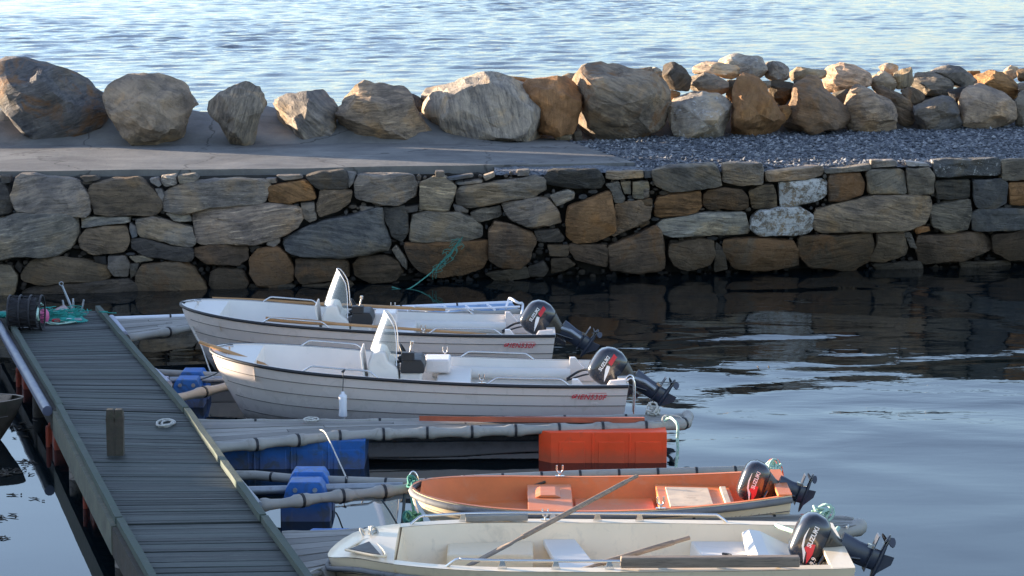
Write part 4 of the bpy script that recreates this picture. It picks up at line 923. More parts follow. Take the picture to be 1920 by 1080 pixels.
def planks(par, far, near, n, mat, z, name='deck_planks', jit=0.0):
    mb = MB(); rnd = random.Random(n); S = 14
    for i in range(n):
        a, b = (i + 0.06) / n, (i + 0.94) / n; cuts = sorted([0.0, 1.0] + [rnd.uniform(0.1, 0.9) for _ in range(2)])
        for c0, c1 in zip(cuts[:-1], cuts[1:]):
            if c1 - c0 < 0.02: continue
            secs = []; tn = rnd.random(); dz = rnd.uniform(-.004, .004)
            for k in range(S + 1):
                t_ = lerp(c0 + 0.001, c1 - 0.001, k / S); f, g_ = polyat(far, t_), polyat(near, t_)
                p, q = f.lerp(g_, a), f.lerp(g_, b)
                secs.append([(q.x, q.y, z - 0.03), (p.x, p.y, z - 0.03), (p.x, p.y, z + dz), (q.x, q.y, z + dz)])
            mb.loft(secs, tn, smooth=False)
    return part(mb, name, mat, par, world=True)
ZF = 0.38
def Z(pts, z=ZF): return [onz(x, y, z) for x, y in pts]
# finger A, farthest
fa = thing('finger_pier', 'farthest finger pier, pale planks edged by white tubes, passing behind the far console boat', 'pier', onz(240, 620, 0), 'finger piers')
farA = Z([(208, 598), (480, 588), (960, 568)]); nearA = Z([(240, 630), (370, 608), (700, 592), (975, 582)])
split = 0.66
def sub(pts, a, b, n=10): return [polyat(pts, lerp(a, b, k / n)) for k in range(n + 1)]
planks(fa, sub(farA, 0, split), sub(nearA, 0, split), 7, M['greywood'], ZF)
planks(fa, sub(farA, split, 1), sub(nearA, split, 1), 6, M['bluedeck'], ZF)
tubepart(fa, farA, 0.035, M['whitep'], pinch=False, seg=0.9)
tubepart(fa, [p + Vector((0, -0.05, -0.03)) for p in nearA], 0.062, M['tubes'], seg=0.75)
for x0, y0, x1, y1 in ((833, 574, 842, 582), (873, 573, 887, 583), (914, 571, 928, 581), (786, 576, 801, 584)):
    mb = MB(); mb.tube([onz(x0, y0, ZF + .03), onz(x1, y1, ZF + .03)], 0.016, 6); part(mb, 'cross_bar', M['whitep'], fa, world=True)
mb = MB(); mb.tube([p + Vector((0, 0.03, 0.05)) for p in sub(nearA, split, 1)], 0.018, 6)
part(mb, 'side_bar', M['whitep'], fa, world=True)
mb = MB(); mb.tube(smooth_path([onz(948, 580, ZF), onz(954, 562, ZF + .1), onz(958, 560, ZF + .15), onz(972, 568, ZF + .1), onz(980, 570, ZF + .05), onz(978, 590, ZF)], 4), 0.02, 8)
part(mb, 'end_hoop', M['whitep'], fa, world=True)
mb = MB(); mb.tube([onz(209, 597, ZF + .02), onz(233, 628, ZF + .02)], 0.055, 10); part(mb, 'hinge_tube', M['lilac'], fa, world=True)
def floatbox(par, c, d, mat, ribs=3, bevel=0.03, name='float_box', rz=0.0, taper=0.03):
    mb = MB(); x, y, z = d
    lo = [(c[0] - x / 2 + taper, c[1] - y / 2 + taper, c[2] - z / 2), (c[0] + x / 2 - taper, c[1] - y / 2 + taper, c[2] - z / 2), (c[0] + x / 2 - taper, c[1] + y / 2 - taper, c[2] - z / 2), (c[0] - x / 2 + taper, c[1] + y / 2 - taper, c[2] - z / 2)]
    hi = [(c[0] - x / 2, c[1] - y / 2, c[2] + z / 2), (c[0] + x / 2, c[1] - y / 2, c[2] + z / 2), (c[0] + x / 2, c[1] + y / 2, c[2] + z / 2), (c[0] - x / 2, c[1] + y / 2, c[2] + z / 2)]
    mb.hexa(lo, hi)
    if ribs:
        for k in range(1, ribs):
            xx_ = c[0] - x / 2 + x * k / ribs
            mb.box((xx_, c[1] - y / 2 + taper * .4, c[2]), (0.022, 0.03, z * 0.98), tone=0.3)
            for dx in (-1, 1): mb.box((xx_ + dx * x / ribs * 0.5, c[1] - y / 2 + taper * .3, c[2] + 0.02), (x / ribs * 0.72, 0.014, z * 0.6))
    return part(mb, name, mat, par, world=True, bevel=bevel)
for px in (800,):
    p = onz(px, 640, 0); floatbox(fa, (p.x, 38.3, 0.1), (1.2, 0.5, 0.42), M['bluep'], 2)
# finger C, the broad one
fc = thing('finger_pier', 'broad grey planked finger pier carried on a blue float and an orange red float', 'pier', onz(850, 850, 0), 'finger piers')
farC = Z([(362, 790), (700, 789), (1288, 779)]); nearC = Z([(400, 836), (552, 820), (700, 809), (1000, 799), (1284, 790)])
planks(fc, farC, nearC, 6, M['greywood'], ZF)
ct = Z([(398, 841), (475, 834), (552, 826), (625, 819), (697, 815), (777, 812), (850, 811), (1001, 806), (1083, 804), (1150, 802), (1224, 801), (1270, 797), (1288, 792), (1292, 785), (1288, 779)], ZF - 0.02)
tubepart(fc, ct, 0.066, M['tubes'], seg=0.5)
tubepart(fc, [p + Vector((0, 0.04, -0.01)) for p in farC], 0.028, M['tubes'], seg=0.7)
p0, p1 = onz(1012, 868, 0), onz(1250, 868, 0); Yf = p0.y
mb = MB(); xl = p0.x
pl = [(xl + 0.13, Yf), (p1.x, Yf), (p1.x, Yf + 0.85), (xl + 0.0, Yf + 0.85), (xl - 0.01, Yf + 0.14)]
mb.hexa([(x, y, -0.3) for x, y in pl], [(x + 0.0, y, 0.36) for x, y in pl])
for k in (0.36, 0.68): mb.box((lerp(xl + .13, p1.x, k), Yf - 0.002, 0.03), (0.02, 0.02, 0.64), tone=.3)
for k in (0.18, 0.52, 0.84): mb.box((lerp(xl + .13, p1.x, k), Yf - 0.003, 0.12), (0.30, 0.012, 0.26))
part(mb, 'float_box', M['redp'], fc, world=True, bevel=0.02)
q0, q1 = onz(405, 884, 0), onz(684, 884, 0)
floatbox(fc, ((q0.x + q1.x) / 2, q0.y + 0.6, 0.02), (q1.x - q0.x, 0.95, 0.62), M['bluep'], 4)
q0 = onz(550, 884, 0); floatbox(fc, (onz(850, 850, 0).x, 31.0, 0.2), (2.2, 0.25, 0.1), M['darkwood'], 0, name='cross_beam')
# finger B: Y shaped boom between the two console boats
def boom(label, far, mid, near, z, seg, px0, gr='finger piers'):
    f = thing('mooring_boom', label, 'boom', px0, gr)
    tubepart(f, Z(far, z), 0.052, M['tubes'], seg=seg, pinch=False); tubepart(f, Z(near, z), 0.066, M['tubes'], seg=seg)
    if mid:
        mb = MB(); mb.tube(Z(mid, z), 0.045, 10); part(mb, 'centre_pipe', M['galv'], f, world=True)
    return f
fb = boom('short pale Y shaped mooring boom with a blue float, between the two console boats', [(290, 699), (428, 706), (520, 708), (1010, 700)], [(318, 713), (520, 710)], [(318, 750), (437, 722), (520, 710)], 0.30, 0.55, onz(330, 740, 0), 'mooring booms')
mb = MB(); mb.tube([onz(289, 698, .32), onz(315, 722, .32)], 0.06, 10); mb.tube([onz(299, 712, .32), onz(316, 712, .32)], 0.05, 8); part(mb, 'hinge_tube', M['lilac'], fb, world=True)
def hexfloat(par, x0, x1, Y, dep, ztop, mat):
    mb = MB(); w_ = x1 - x0
    prof_ = [(x0, -0.3), (x1, -0.3), (x1, ztop * 0.30), (x1 - w_ * 0.12, ztop * 0.85), (x1 - w_ * 0.2, ztop), (x0 + w_ * 0.2, ztop), (x0 + w_ * 0.12, ztop * 0.85), (x0, ztop * 0.30)]
    mb.prism(prof_, 'y', Y, Y + dep * 0.36); mb.prism(prof_, 'y', Y + dep * 0.62, Y + dep)
    mb.prism([(x0 + .02, -0.3), (x1 - .02, -0.3), (x1 - .02, ztop * .5), (x0 + .02, ztop * .5)], 'y', Y + dep * 0.3, Y + dep * 0.7)
    o = part(mb, 'float_box', mat, par, world=True, bevel=0.012)
    for xx_ in (x0 + w_ * 0.3, x1 - w_ * 0.3):
        mb = MB(); mb.tube([(xx_, Y - 0.012, ztop * 0.80), (xx_, Y + 0.01, ztop * 0.80)], 0.026, 8)
        subpart(mb, 'bolt', M['galv'], o, par)
    return o
hexfloat(fb, onz(321, 762, 0).x, onz(383, 762, 0).x, onz(350, 764, 0).y, 0.9, 0.36, M['bluep'])
# finger D
fd = boom('longer grey Y shaped mooring boom with a blue bolted float, ending behind the orange boat', [(441, 891), (480, 891), (562, 899), (650, 902), (735, 905), (792, 906), (900, 898), (1090, 890), (1370, 883), (1447, 879)], [(450, 920), (540, 918), (617, 915), (755, 912)],
          [(487, 947), (522, 945), (597, 934), (672, 927), (747, 919), (790, 912)], 0.30, 0.43, onz(560, 980, 0), 'mooring booms')
hexfloat(fd, onz(526, 978, 0).x, onz(619, 978, 0).x, onz(570, 978, 0).y, 0.8, 0.42, M['bluep'])
mb = MB(); mb.tube([onz(440, 891, .33), onz(487, 946, .33)], 0.03, 8); part(mb, 'hinge_tube', M['galv'], fd, world=True)
mb = MB(); c = onz(1454, 905, 0.1); mb.loft([[(c.x - .1 - e, c.y - .1, z), (c.x + .08 + e * .6, c.y - .1, z), (c.x + .08 + e * .6, c.y + .2, z), (c.x - .1 - e, c.y + .2, z)] for z, e in ((.0, .01), (.12, .01), (.22, 0.0), (.3, -0.03), (.33, -.06))], smooth=False)
part(mb, 'end_float', M['redp'], fd, world=True, bevel=0.02)
# finger E, nearest
fe = thing('finger_pier', 'nearest grey planked finger pier, squeezed between the orange boat and the cream boat', 'pier', onz(600, 1060, 0), 'finger piers')
farE = Z([(528, 999), (1000, 982), (1540, 966), (1600, 973)]); nearE = Z([(580, 1078), (760, 1034), (1200, 1008), (1590, 988), (1606, 984)])
planks(fe, farE, nearE, 7, M['greywood'], ZF)
tubepart(fe, Z([(600, 1082), (780, 1042), (1200, 1014), (1480, 1006), (1560, 1001), (1600, 996), (1612, 986)], ZF - .06), 0.078, M['tubes'], seg=0.75)
tubepart(fe, [p + Vector((0, 0.04, -0.02)) for p in farE], 0.028, M['tubes'], seg=0.8)
mb = MB(); c = onz(1535, 1012, 0.1); mb.box((c.x, c.y + .25, 0.1), (0.36, 0.3, 0.36)); part(mb, 'float_box', M['redp'], fe, world=True, bevel=0.04)
mb = MB(); c = onz(640, 1050, 0.1); mb.box((c.x, c.y + .3, 0.1), (0.7, 0.6, 0.36)); part(mb, 'float_box', M['bluep'], fe, world=True, bevel=0.04)
M['seam'] = paint('shadow_gap_seam', (0.16, 0.14, 0.13), 0.8, 0.2, 5)  # dark line painted in for the shadow gap under each strake lap
# ------------------------------------------------------------------ boats (local: x from the bow at -L/2 to the stern at +L/2, -y faces the camera)
def hull_funcs(L, Bm, zb, zm, zst, draft=0.22, rake=0.5, bowlen=0.3, sternw=0.94, e0=0.85, e1=0.33, tr=0.06, pw=2.0, bowlow=0.0):
    def half(t):
        b = 1 - (1 - min(t / bowlen, 1)) ** pw; b = max(b, 0) ** 0.5
        if t > 0.5: b *= 1 - (1 - sternw) * ((t - 0.5) / 0.5) ** 2
        return b * Bm / 2
    def zs(t):
        a = 2 * (t - 0.5) ** 2 if t >= 0.5 else 0
        # through zb at t=0, zm at .6, zst at 1
        l0 = (t - .6) * (t - 1) / ((0 - .6) * (0 - 1)); l1 = (t - 0) * (t - 1) / ((.6) * (.6 - 1)); l2 = t * (t - .6) / (1 * .4)
        return zb * l0 + zm * l1 + zst * l2 - bowlow * max(0, 1 - t / 0.08) ** 2
    def P(t, u, sg, off=0.0):
        k = 1 - t
        e = e1 + (e0 - e1) * max(0, 1 - t / 0.55) ** 1.5
        y = (half(t) + off) * (max(u, 0) ** e if u > 0 else 0)
        zk = -draft * (1 - max(0, 1 - t / 0.18) ** 2 * 0.3)
        z = zk + (zs(t) - zk) * u
        x = -L / 2 + t * L + rake * (1 - u) ** 1.3 * max(0, 1 - t * 1.2) ** 3 - tr * (1 - u) * max(0, (t - .9) / .1)
        return Vector((x, sg * y, z))
    return half, zs, P
def iw(F, t, z, m=0.06):
    half, zs, P = F; zk = P(t, 0, 1).z; u = min(1, max(0.02, (z - zk) / (zs(t) - zk))); return max(.02, P(t, u, 1).y - m)
def stations(n=40): return [0.0, 0.004, 0.012, 0.025, 0.045, 0.07] + [0.07 + 0.93 * i / n for i in range(1, n + 1)]
def build_hull(par, F, mat, strakes=5, lap=0.013, n=40, us=None, name='hull', seam=0.0055):
    half, zs, P = F; T = stations(n); mb = MB()
    U = us or [0, 0.16, 0.34, 0.52, 0.69, 0.85, 1.0]
    for sg in (-1, 1):
        for k in range(len(U) - 1):
            a, b = U[k], U[k + 1]; o0 = lap if (k > 0) else 0
            lo = [P(t, a, sg, o0 * min(1, t * 25)) for t in T]; hi = [P(t, b, sg) for t in T]
            md = [P(t, (a + b) / 2, sg, o0 * 0.5 * min(1, t * 25)) for t in T]
            m = len(T)
            fs = [(i, i + 1, m + i + 1, m + i) for i in range(m - 1)] + [(m + i, m + i + 1, 2 * m + i + 1, 2 * m + i) for i in range(m - 1)]
            if sg > 0: fs = [f[::-1] for f in fs]
            mb.add(lo + md + hi, fs, smooth=True)
            if k > 0:
                b0 = [P(t, a, sg) for t in T]
                mb.add(b0 + lo, [(i, i + 1, m + i + 1, m + i) for i in range(m - 1)], tone=0.2)
    sm = MB()
    if seam:
        for sg in (-1, 1):
            for k in range(1, len(U) - 1):
                sm.tube([P(t, U[k], sg, lap * .6) + Vector((0, 0, -0.004)) for t in T[3:]], seam, 4)
    # transom
    ring = [P(1, u, -1) for u in U[::-1]] + [P(1, u, 1) for u in U[1:]]
    mb.add(ring, [tuple(range(len(ring)))])
    o = part(mb, name, mat, par)
    if seam: q = sm.build('strake_seams', M['seam'], o)
    return o
def build_inside(par, F, mat, wall=0.05, zf=0.12, capmat=None, n=40, capw=None, t0=0.03, name='inner_hull', tend=0.99, flare=0.10, drop=0.0, mid=None):
    half, zs, P = F; T = [t for t in stations(n) if t0 <= t <= tend] + [tend]; m = len(T)
    mb = MB(); S = {}
    NJ = 5
    for sg in (-1, 1):
        cols = [[] for _ in range(NJ + 2)]
        for t in T:
            zt = zs(t) - drop; zk = P(t, 0, 1).z; zs_ = zs(t)
            for j in range(NJ + 1):
                z = lerp(zt, zf + 0.03, j / NJ); u = (z - zk) / (zs_ - zk); q = P(t, min(1, u), 1)
                w_ = (capw or wall) if j == 0 else wall + flare * 0.25 * j / NJ
                cols[j].append(Vector((q.x, sg * max(0.012 - j * .001, q.y - w_), z)))
            l = cols[NJ][-1]; cols[NJ + 1].append(Vector((l.x, sg * max(0.005, abs(l.y) - 0.04), zf)))
        fs = []
        for r_ in range(NJ + 1): fs += [(r_ * m + i, r_ * m + i + 1, (r_ + 1) * m + i + 1, (r_ + 1) * m + i) for i in range(m - 1)]
        if sg < 0: fs = [f[::-1] for f in fs]
        mb.add([v for c_ in cols for v in c_], fs, smooth=True); S[sg] = cols
    c0, c1 = S[-1][-1], S[1][-1]
    mb.add(c0 + c1, [(i, i + 1, m + i + 1, m + i) for i in range(m - 1)])
    for idx in (0, -1):
        q = [S[-1][r_][idx] for r_ in range(NJ + 2)] + [S[1][r_][idx] for r_ in range(NJ + 1, -1, -1)]
        mb.add(q, [tuple(range(len(q)))])
    part(mb, name, mat, par)
    # gunwale cap
    mb = MB()
    T2 = stations(n)
    out = [[P(t, 1, sg) for t in T2] for sg in (-1, 1)]
    for q, sg in zip(out, (-1, 1)):
        inn = []
        for t in T2:
            tt = min(max(t, t0), tend); h = max(0.015, half(tt) - (capw or wall))
            inn.append(Vector((P(tt, 1, sg).x, sg * h, zs(tt) + 0.004)))
        m2 = len(T2); q = [v + Vector((0, 0, 0.004)) for v in q]
        fs = [(i, i + 1, m2 + i + 1, m2 + i) for i in range(m2 - 1)]
        if sg > 0: fs = [f[::-1] for f in fs]
        mb.add(q + inn, fs, smooth=True)
    a, b = P(1, 1, -1), P(1, 1, 1); xa = P(tend, 1, 1).x - 0.03
    mb.box(((a.x + xa) / 2, 0, zs(1) - 0.015), (a.x - xa + 0.01, (b.y - a.y) - 0.03, 0.04))
    part(mb, 'gunwale', capmat or mat, par)
def rubrail(par, F, mat, r=0.024, drop=0.012, name='rub_rail', n=40, flat=1.0):
    half, zs, P = F
    T = stations(n)
    pts = [P(t, 1, -1, 0.006) + Vector((0, 0, -drop)) for t in T[::-1]] + [P(t, 1, 1, 0.006) + Vector((0, 0, -drop)) for t in T[1:]]
    pts = [p for i, p in enumerate(pts) if i == 0 or (p - pts[i - 1]).length > 1e-3]
    mb = MB(); mb.tube(pts, r, 8, flat=flat); return part(mb, name, mat, par)
def handrail(par, F, t0, t1, sg, h=0.075, r=0.011, name='hand_rail', mat=None, posts=(), inset=0.03):
    half, zs, P = F; mat = mat or M['steel']
    def g(t, dz): p = P(t, 1, sg); return Vector((p.x, p.y - sg * inset, p.z + dz))
    d = (t1 - t0); K = 10
    pts = [g(t0, 0), g(t0 + 0.018, h * 0.9), g(t0 + 0.028, h)] + [g(lerp(t0 + .03, t1 - .03, k / K), h) for k in range(K + 1)] + [g(t1 - 0.018, h * 0.9), g(t1, 0)]
    mb = MB(); mb.tube(smooth_path(pts, 2), r, 8)
    o = part(mb, name, mat, par)
    for t in posts:
        mb = MB(); p = g(t, 0)
        mb.loft([[(p.x - w_, p.y - .014, p.z + z), (p.x + w_, p.y - .014, p.z + z), (p.x + w_, p.y + .014, p.z + z), (p.x - w_, p.y + .014, p.z + z)] for w_, z in ((0.045, 0), (0.03, 0.03), (0.018, h))], smooth=False)
        mb.build('stanchion', mat, o)
    return o
def rowlock(par, F, t, sg, s=1.0, inset=0.02):
    half, zs, P = F; p = P(t, 1, sg); c = Vector((p.x, p.y - sg * inset, p.z + 0.03))
    pts = [c + Vector((math.cos(a) * 0.03 * s, 0, 0.045 * s + math.sin(a) * 0.035 * s)) for a in [R(165 + k * 21) for k in range(11)]]
    pts = [pts[0] + Vector((0.0, 0, 0.035 * s))] + pts + [pts[-1] + Vector((0.0, 0, 0.035 * s))]
    mb = MB(); mb.tube(pts, 0.009 * s, 8); mb.tube([c + Vector((0, 0, -0.03)), c + Vector((0, 0, 0.01))], 0.012 * s, 8); mb.box(c + Vector((0, 0, -.022)), (0.09 * s, 0.04, 0.012))
    return part(mb, 'rowlock', M['steel'], par)
def text_obj(body, size, mat, par, mtx, shear=0.0, name='lettering', weight=0.0, space=1.0, align='CENTER'):
    cu = bpy.data.curves.new(name, 'FONT'); cu.body = body; cu.size = size; cu.shear = shear; cu.align_x = align; cu.align_y = 'CENTER'
    cu.extrude = 0.0012; cu.offset = weight; cu.space_character = space
    to_ = bpy.data.objects.new(name + '_curve', cu); COL.objects.link(to_)
    dg = bpy.context.evaluated_depsgraph_get(); me = bpy.data.meshes.new_from_object(to_.evaluated_get(dg))
    bpy.data.objects.remove(to_); bpy.data.curves.remove(cu)
    me.transform(mtx); me.materials.clear(); me.materials.append(mat); me.name = name
    o = bpy.data.objects.new(name, me); return link(o, par)
FACE = Matrix.Rotation(R(90), 4, 'X')   # text plane facing -y

def console_boat(label, loc, L, oarset, sternrails):
    bt = thing('motor_boat', label, 'boat', loc, 'white console motor boats')
    F = hull_funcs(L, 1.86, 0.95, 0.68, 0.64, draft=0.2, rake=0.55, bowlen=0.30, tr=0.10); half, zs, P = F
    h = build_hull(bt, F, M['white'])
    build_inside(bt, F, M['inner'], wall=0.045, zf=0.26, t0=0.035, tend=0.985)
    rubrail(bt, F, M['black'], 0.021)
    X = lambda t: -L / 2 + t * L
    # foredeck
    mb = MB(); T = [0.01, 0.02, 0.035, 0.05, 0.07, 0.09, 0.115]
    a = [Vector((P(t, 1, -1).x, -half(t) + 0.01, zs(t) - 0.01)) for t in T]; b = [Vector((P(t, 1, 1).x, half(t) - 0.01, zs(t) - 0.01)) for t in T]; m = len(T)
    mb.add(a + b, [(i, i + 1, m + i + 1, m + i) for i in range(m - 1)], smooth=True)
    a2, b2 = a[-1] + Vector((0.02, 0.05, -0.22)), b[-1] + Vector((0.02, -.05, -0.22))
    mb.add([a[-1], b[-1], b2, a2], [(0, 1, 2, 3)])
    part(mb, 'foredeck', M['inner'], bt)
    mb = MB(); mb.tube([(X(.045), 0, zs(.045) - 0.02), (X(.045), 0, zs(.045) + .05)], .013, 8); mb.tube([(X(.045) - .05, 0, zs(.045) + .05), (X(.045) + .05, 0, zs(.045) + .05)], .012, 8)
    part(mb, 'cleat', M['steel'], bt)
    # bow locker step
    q = lambda t, z: iw(F, t, z, .075)
    x0b, x1b = P(.13, .55, 1).x, P(.245, .55, 1).x
    mb = MB(); mb.hexa([(x0b, -q(.13, .3), .3), (x1b, -q(.245, .3), .3), (x1b, q(.245, .3), .3), (x0b, q(.13, .3), .3)], [(x0b, -q(.13, .5), .52), (x1b, -q(.245, .5), .52), (x1b, q(.245, .5), .52), (x0b, q(.13, .5), .52)])
    part(mb, 'bow_locker', M['inner'], bt, bevel=0.02)
    # rolled bench ledges along the sides aft
    for sg in (-1, 1):
        mb = MB(); pts = [Vector((X(t), sg * (half(t) - 0.18), 0.50 + (zs(t) - .66) * .6)) for t in [0.53 + 0.34 * k / 10 for k in range(11)]]
        mb.tube(pts, 0.075, 10); part(mb, 'side_ledge', M['inner'], bt)
    # console
    cx = X(0.413); y0, y1 = -0.34, 0.26
    prof_ = [(cx - .17, .26), (cx - .16, .80), (cx - .10, .94), (cx - .02, .97), (cx + .05, .95), (cx + .09, .84), (cx + .17, .78), (cx + .21, .74), (cx + .22, .26)]
    mb = MB(); mb.prism([(x, z) for x, z in prof_], 'y', y0, y1)
    cons = part(mb, 'console', M['inner'], bt, bevel=0.03)
    mb = MB(); mb.prism([(cx - .17, .28), (cx - .15, .28), (cx - .235, .96), (cx - .255, .96)], 'y', y0 - .02, y1 + .02); mb.build('spray_board', M['inner'], cons, bevel=0.006)
    mb = MB(); pts = []; rows = []
    for k in range(9):
        u = k / 8; xf = lerp(cx - .15, cx + .03, u ** 1.1); xb = cx + .19 - .03 * u ** 4; wv = lerp(.28, .20, u)
        row = []
        for j in range(15):
            a_ = R(-78 + 156 * j / 14); g_ = (1 - math.cos(a_)) / (1 - math.cos(R(78)))
            zb_ = lerp(.93, .78, g_); zt_ = 1.42 - .17 * g_ ** 1.6
            row.append((lerp(xf, xb, g_), -.04 + wv * math.sin(a_) / math.sin(R(78)), lerp(zb_, zt_, u)))
        rows.append(row)
    m = 15; mb.add([p for r_ in rows for p in r_], [(i * m + j, i * m + j + 1, (i + 1) * m + j + 1, (i + 1) * m + j) for i in range(8) for j in range(m - 1)], smooth=True)
    ws = mb.build('windscreen', M['glass'], cons)
    mb = MB(); edge = [r_[0] for r_ in rows] + rows[-1][1:-1] + [r_[-1] for r_ in rows[::-1]]
    mb.tube(edge, 0.006, 5); mb.build('screen_edge', M['whitep'], ws)
    # wheel
    wc = Vector((cx + .29, -.03, .86)); ax = Vector((.82, 0, .42)).normalized(); up = Vector((-.42, 0, .82))
    mb = MB(); mb.tube([wc + up * .17 * math.sin(a_) + Vector((0, 1, 0)) * .17 * math.cos(a_) for a_ in [R(k * 15) for k in range(24)]], .013, 6, closed=True)
    for a_ in (90, 210, 330): mb.tube([wc, wc + up * .17 * math.sin(R(a_)) + Vector((0, .17 * math.cos(R(a_)), 0))], .01, 6)
    mb.tube([wc - ax * .1, wc], .03, 8); mb.build('steering_wheel', M['black'], cons)
    # engine control and black seat pad block behind the console
    sx = X(0.487)
    mb = MB(); mb.box((sx - .02, -.05, .48), (.26, .5, .42)); part(mb, 'helm_seat', M['inner'], bt, bevel=0.02)
    mb = MB(); mb.loft([[(sx - w_, -.34, z), (sx + w_ + .01, -.34, z), (sx + w_ + .01, .22, z), (sx - w_, .22, z)] for w_, z in ((.13, .69), (.145, .72), (.14, .80), (.10, .86))], smooth=False)
    mb.box((sx - .05, -.30, .90), (.16, .12, .1)); mb.tube([(sx - .14, -.2, .82), (cx + .17, -.15, .80)], .022, 6); mb.tube([(sx - .1, .1, .86), (cx + .1, .1, .88)], .02, 6)
    part(mb, 'seat_cushion', M['black'], bt, bevel=0.012)
    mb = MB(); mb.tube([(sx - .03, -.30, .92), (sx, -.30, 1.05)], .012, 8); mb.tube([(sx, -.30, 1.04), (sx + .005, -.30, 1.085)], .022, 8); part(mb, 'throttle_lever', M['steel'], bt)
    # thwart box aft of the seat
    mb = MB(); mb.box((X(.545), .42, .68), (.32, .42, .17)); part(mb, 'storage_box', M['white'], bt, bevel=0.025)
    mb = MB(); mb.box((X(.585), 0, .50), (.42, 2 * iw(F, .585, .43, .08), .14)); part(mb, 'thwart', M['inner'], bt, bevel=0.02)
    # motor well
    mb = MB(); x0 = X(.872)
    hw = iw(F, .88, .3, .11)
    mb.hexa([(x0, -hw, .27), (x0 + .02, -hw, .27), (x0 + .02, hw, .27), (x0, hw, .27)], [(x0 + .0, -hw - .02, .44), (x0 + .02, -hw - .02, .44), (x0 + .02, hw + .02, .44), (x0, hw + .02, .44)])
    part(mb, 'motor_well', M['inner'], bt)
    for sg in (-1, 1):
        mb = MB(); yy = sg * (half(.9) - .13)
        mb.hexa([(x0 - .02, yy - .05, .40), (x0 + .30, yy - .22 * 0 - .05, .40), (x0 + .30, yy + .05, .40), (x0 - .02, yy + .05, .40)], [(x0 - .02, yy - .05, .70), (x0 + .05, yy - .05, .70), (x0 + .05, yy + .05, .70), (x0 - .02, yy + .05, .70)])
        mb.hexa([(X(1) - .34, yy - .05, .48), (X(1) - .03, yy - .05, .48), (X(1) - .03, yy + .05, .48), (X(1) - .34, yy + .05, .48)], [(X(1) - .22, yy - .05, .68), (X(1) - .03, yy - .05, .70), (X(1) - .03, yy + .05, .70), (X(1) - .22, yy + .05, .68)])
        part(mb, 'stern_knee', M['white'], bt, bevel=0.008)
    mb = MB(); mb.tube(smooth_path([(X(.86), .55, .46), (X(.90), .52, .58), (X(.95), .30, .62), (X(1) - .05, .05, .72)], 5), .016, 6); mb.tube(smooth_path([(X(.86), .50, .45), (X(.91), .44, .54), (X(.96), .2, .60), (X(1) - .04, -.02, .70)], 5), .012, 6); part(mb, 'fuel_hose', M['black'], bt)
    for sg, t0, t1 in ((-1, .235, .41), (1, .205, .36), (-1, .67, .86), (1, .60, .78)): handrail(bt, F, t0, t1, sg)
    for sg, t in ((-1, .655), (1, .56)): rowlock(bt, F, t, sg)
    # name on the quarter
    p = P(.905, .845, -1)
    o = text_obj('ØIEN530F', .088, M['decalr'], h, Matrix.Translation((p.x, p.y - .022, p.z - .015)) @ Matrix.Rotation(R(1.5), 4, 'Y') @ FACE, shear=0.35, weight=.0012, space=1.12)
    for dz in (.050,):
        mb = MB(); mb.box((p.x + .02, p.y - .021, p.z - .015 + dz), (.40, .003, .005)); mb.build('pinstripe', M['decalr'], h)
    return bt, F
def oar(name, label, p0, p1, blade, mat, bw=0.075, r=0.021, group='oars', roll=0.0):
    """p0 = blade tip, p1 = handle end (world)"""
    p0, p1 = Vector(p0), Vector(p1); L = (p1 - p0).length; d = (p1 - p0).normalized()
    sd = d.cross(Vector((0, 0, 1))).normalized(); up = sd.cross(d).normalized()
    sd2 = sd * math.cos(roll) + up * math.sin(roll); up2 = up * math.cos(roll) - sd * math.sin(roll)
    t = thing(name, label, 'oar', p0, group)
    mb = MB(); secs = []
    for k in range(11):
        u = k / 10; w_ = lerp(bw * .85, bw, min(1, u * 3)) if u < .6 else lerp(bw, r, (u - .6) / .4); th = lerp(.006, r * .9, u ** 2)
        c = d * (u * blade)
        secs.append([c + sd2 * w_ + up2 * 0, c + up2 * th, c - sd2 * w_, c - up2 * th])
    mb.loft(secs, smooth=True); part(mb, 'blade', mat, t)
    mb = MB(); mb.tube([d * (blade * .92), d * (L * .5), d * (L - .16), d * (L - .15), d * L], [r, r, r * .95, r * .75, r * .75], 10); part(mb, 'shaft', mat, t)
    return t
L2 = 5.12
far_b, FA = console_boat('farther white clinker style motor boat with console, windscreen and two oars along its sides', (onz(692, 600, .65).x, 36.15, 0), L2, None, None)
near_b, FB = console_boat('nearer white clinker style motor boat with console, windscreen and a white fender on its side', (onz(784, 700, .65).x, 32.45, 0), L2, None, None)
# oars of the console boats
YA, YB = 36.15, 32.45
z1 = .86
oar('oar', 'varnished oar on the far gunwale of the farther white boat, wide blade leftwards', ony(398, 560, YA + .93), ony(835, 581, YA + .90), 1.6, M['oarwood'], .035, .024, roll=R(70))
oar('oar', 'varnished oar inside the near rail of the farther white boat, blade to the left', ony(498, 598, YA - .82), ony(912, 627, YA - .80), 1.0, M['oarwood'], .040, .020, roll=R(75))
oar('oar', 'varnished wooden oar shaft sticking out over the bow of the nearer white boat', ony(522, 694, YB - .35), ony(374, 641, YB - .1), .2, M['oarwood'], .03, .028)
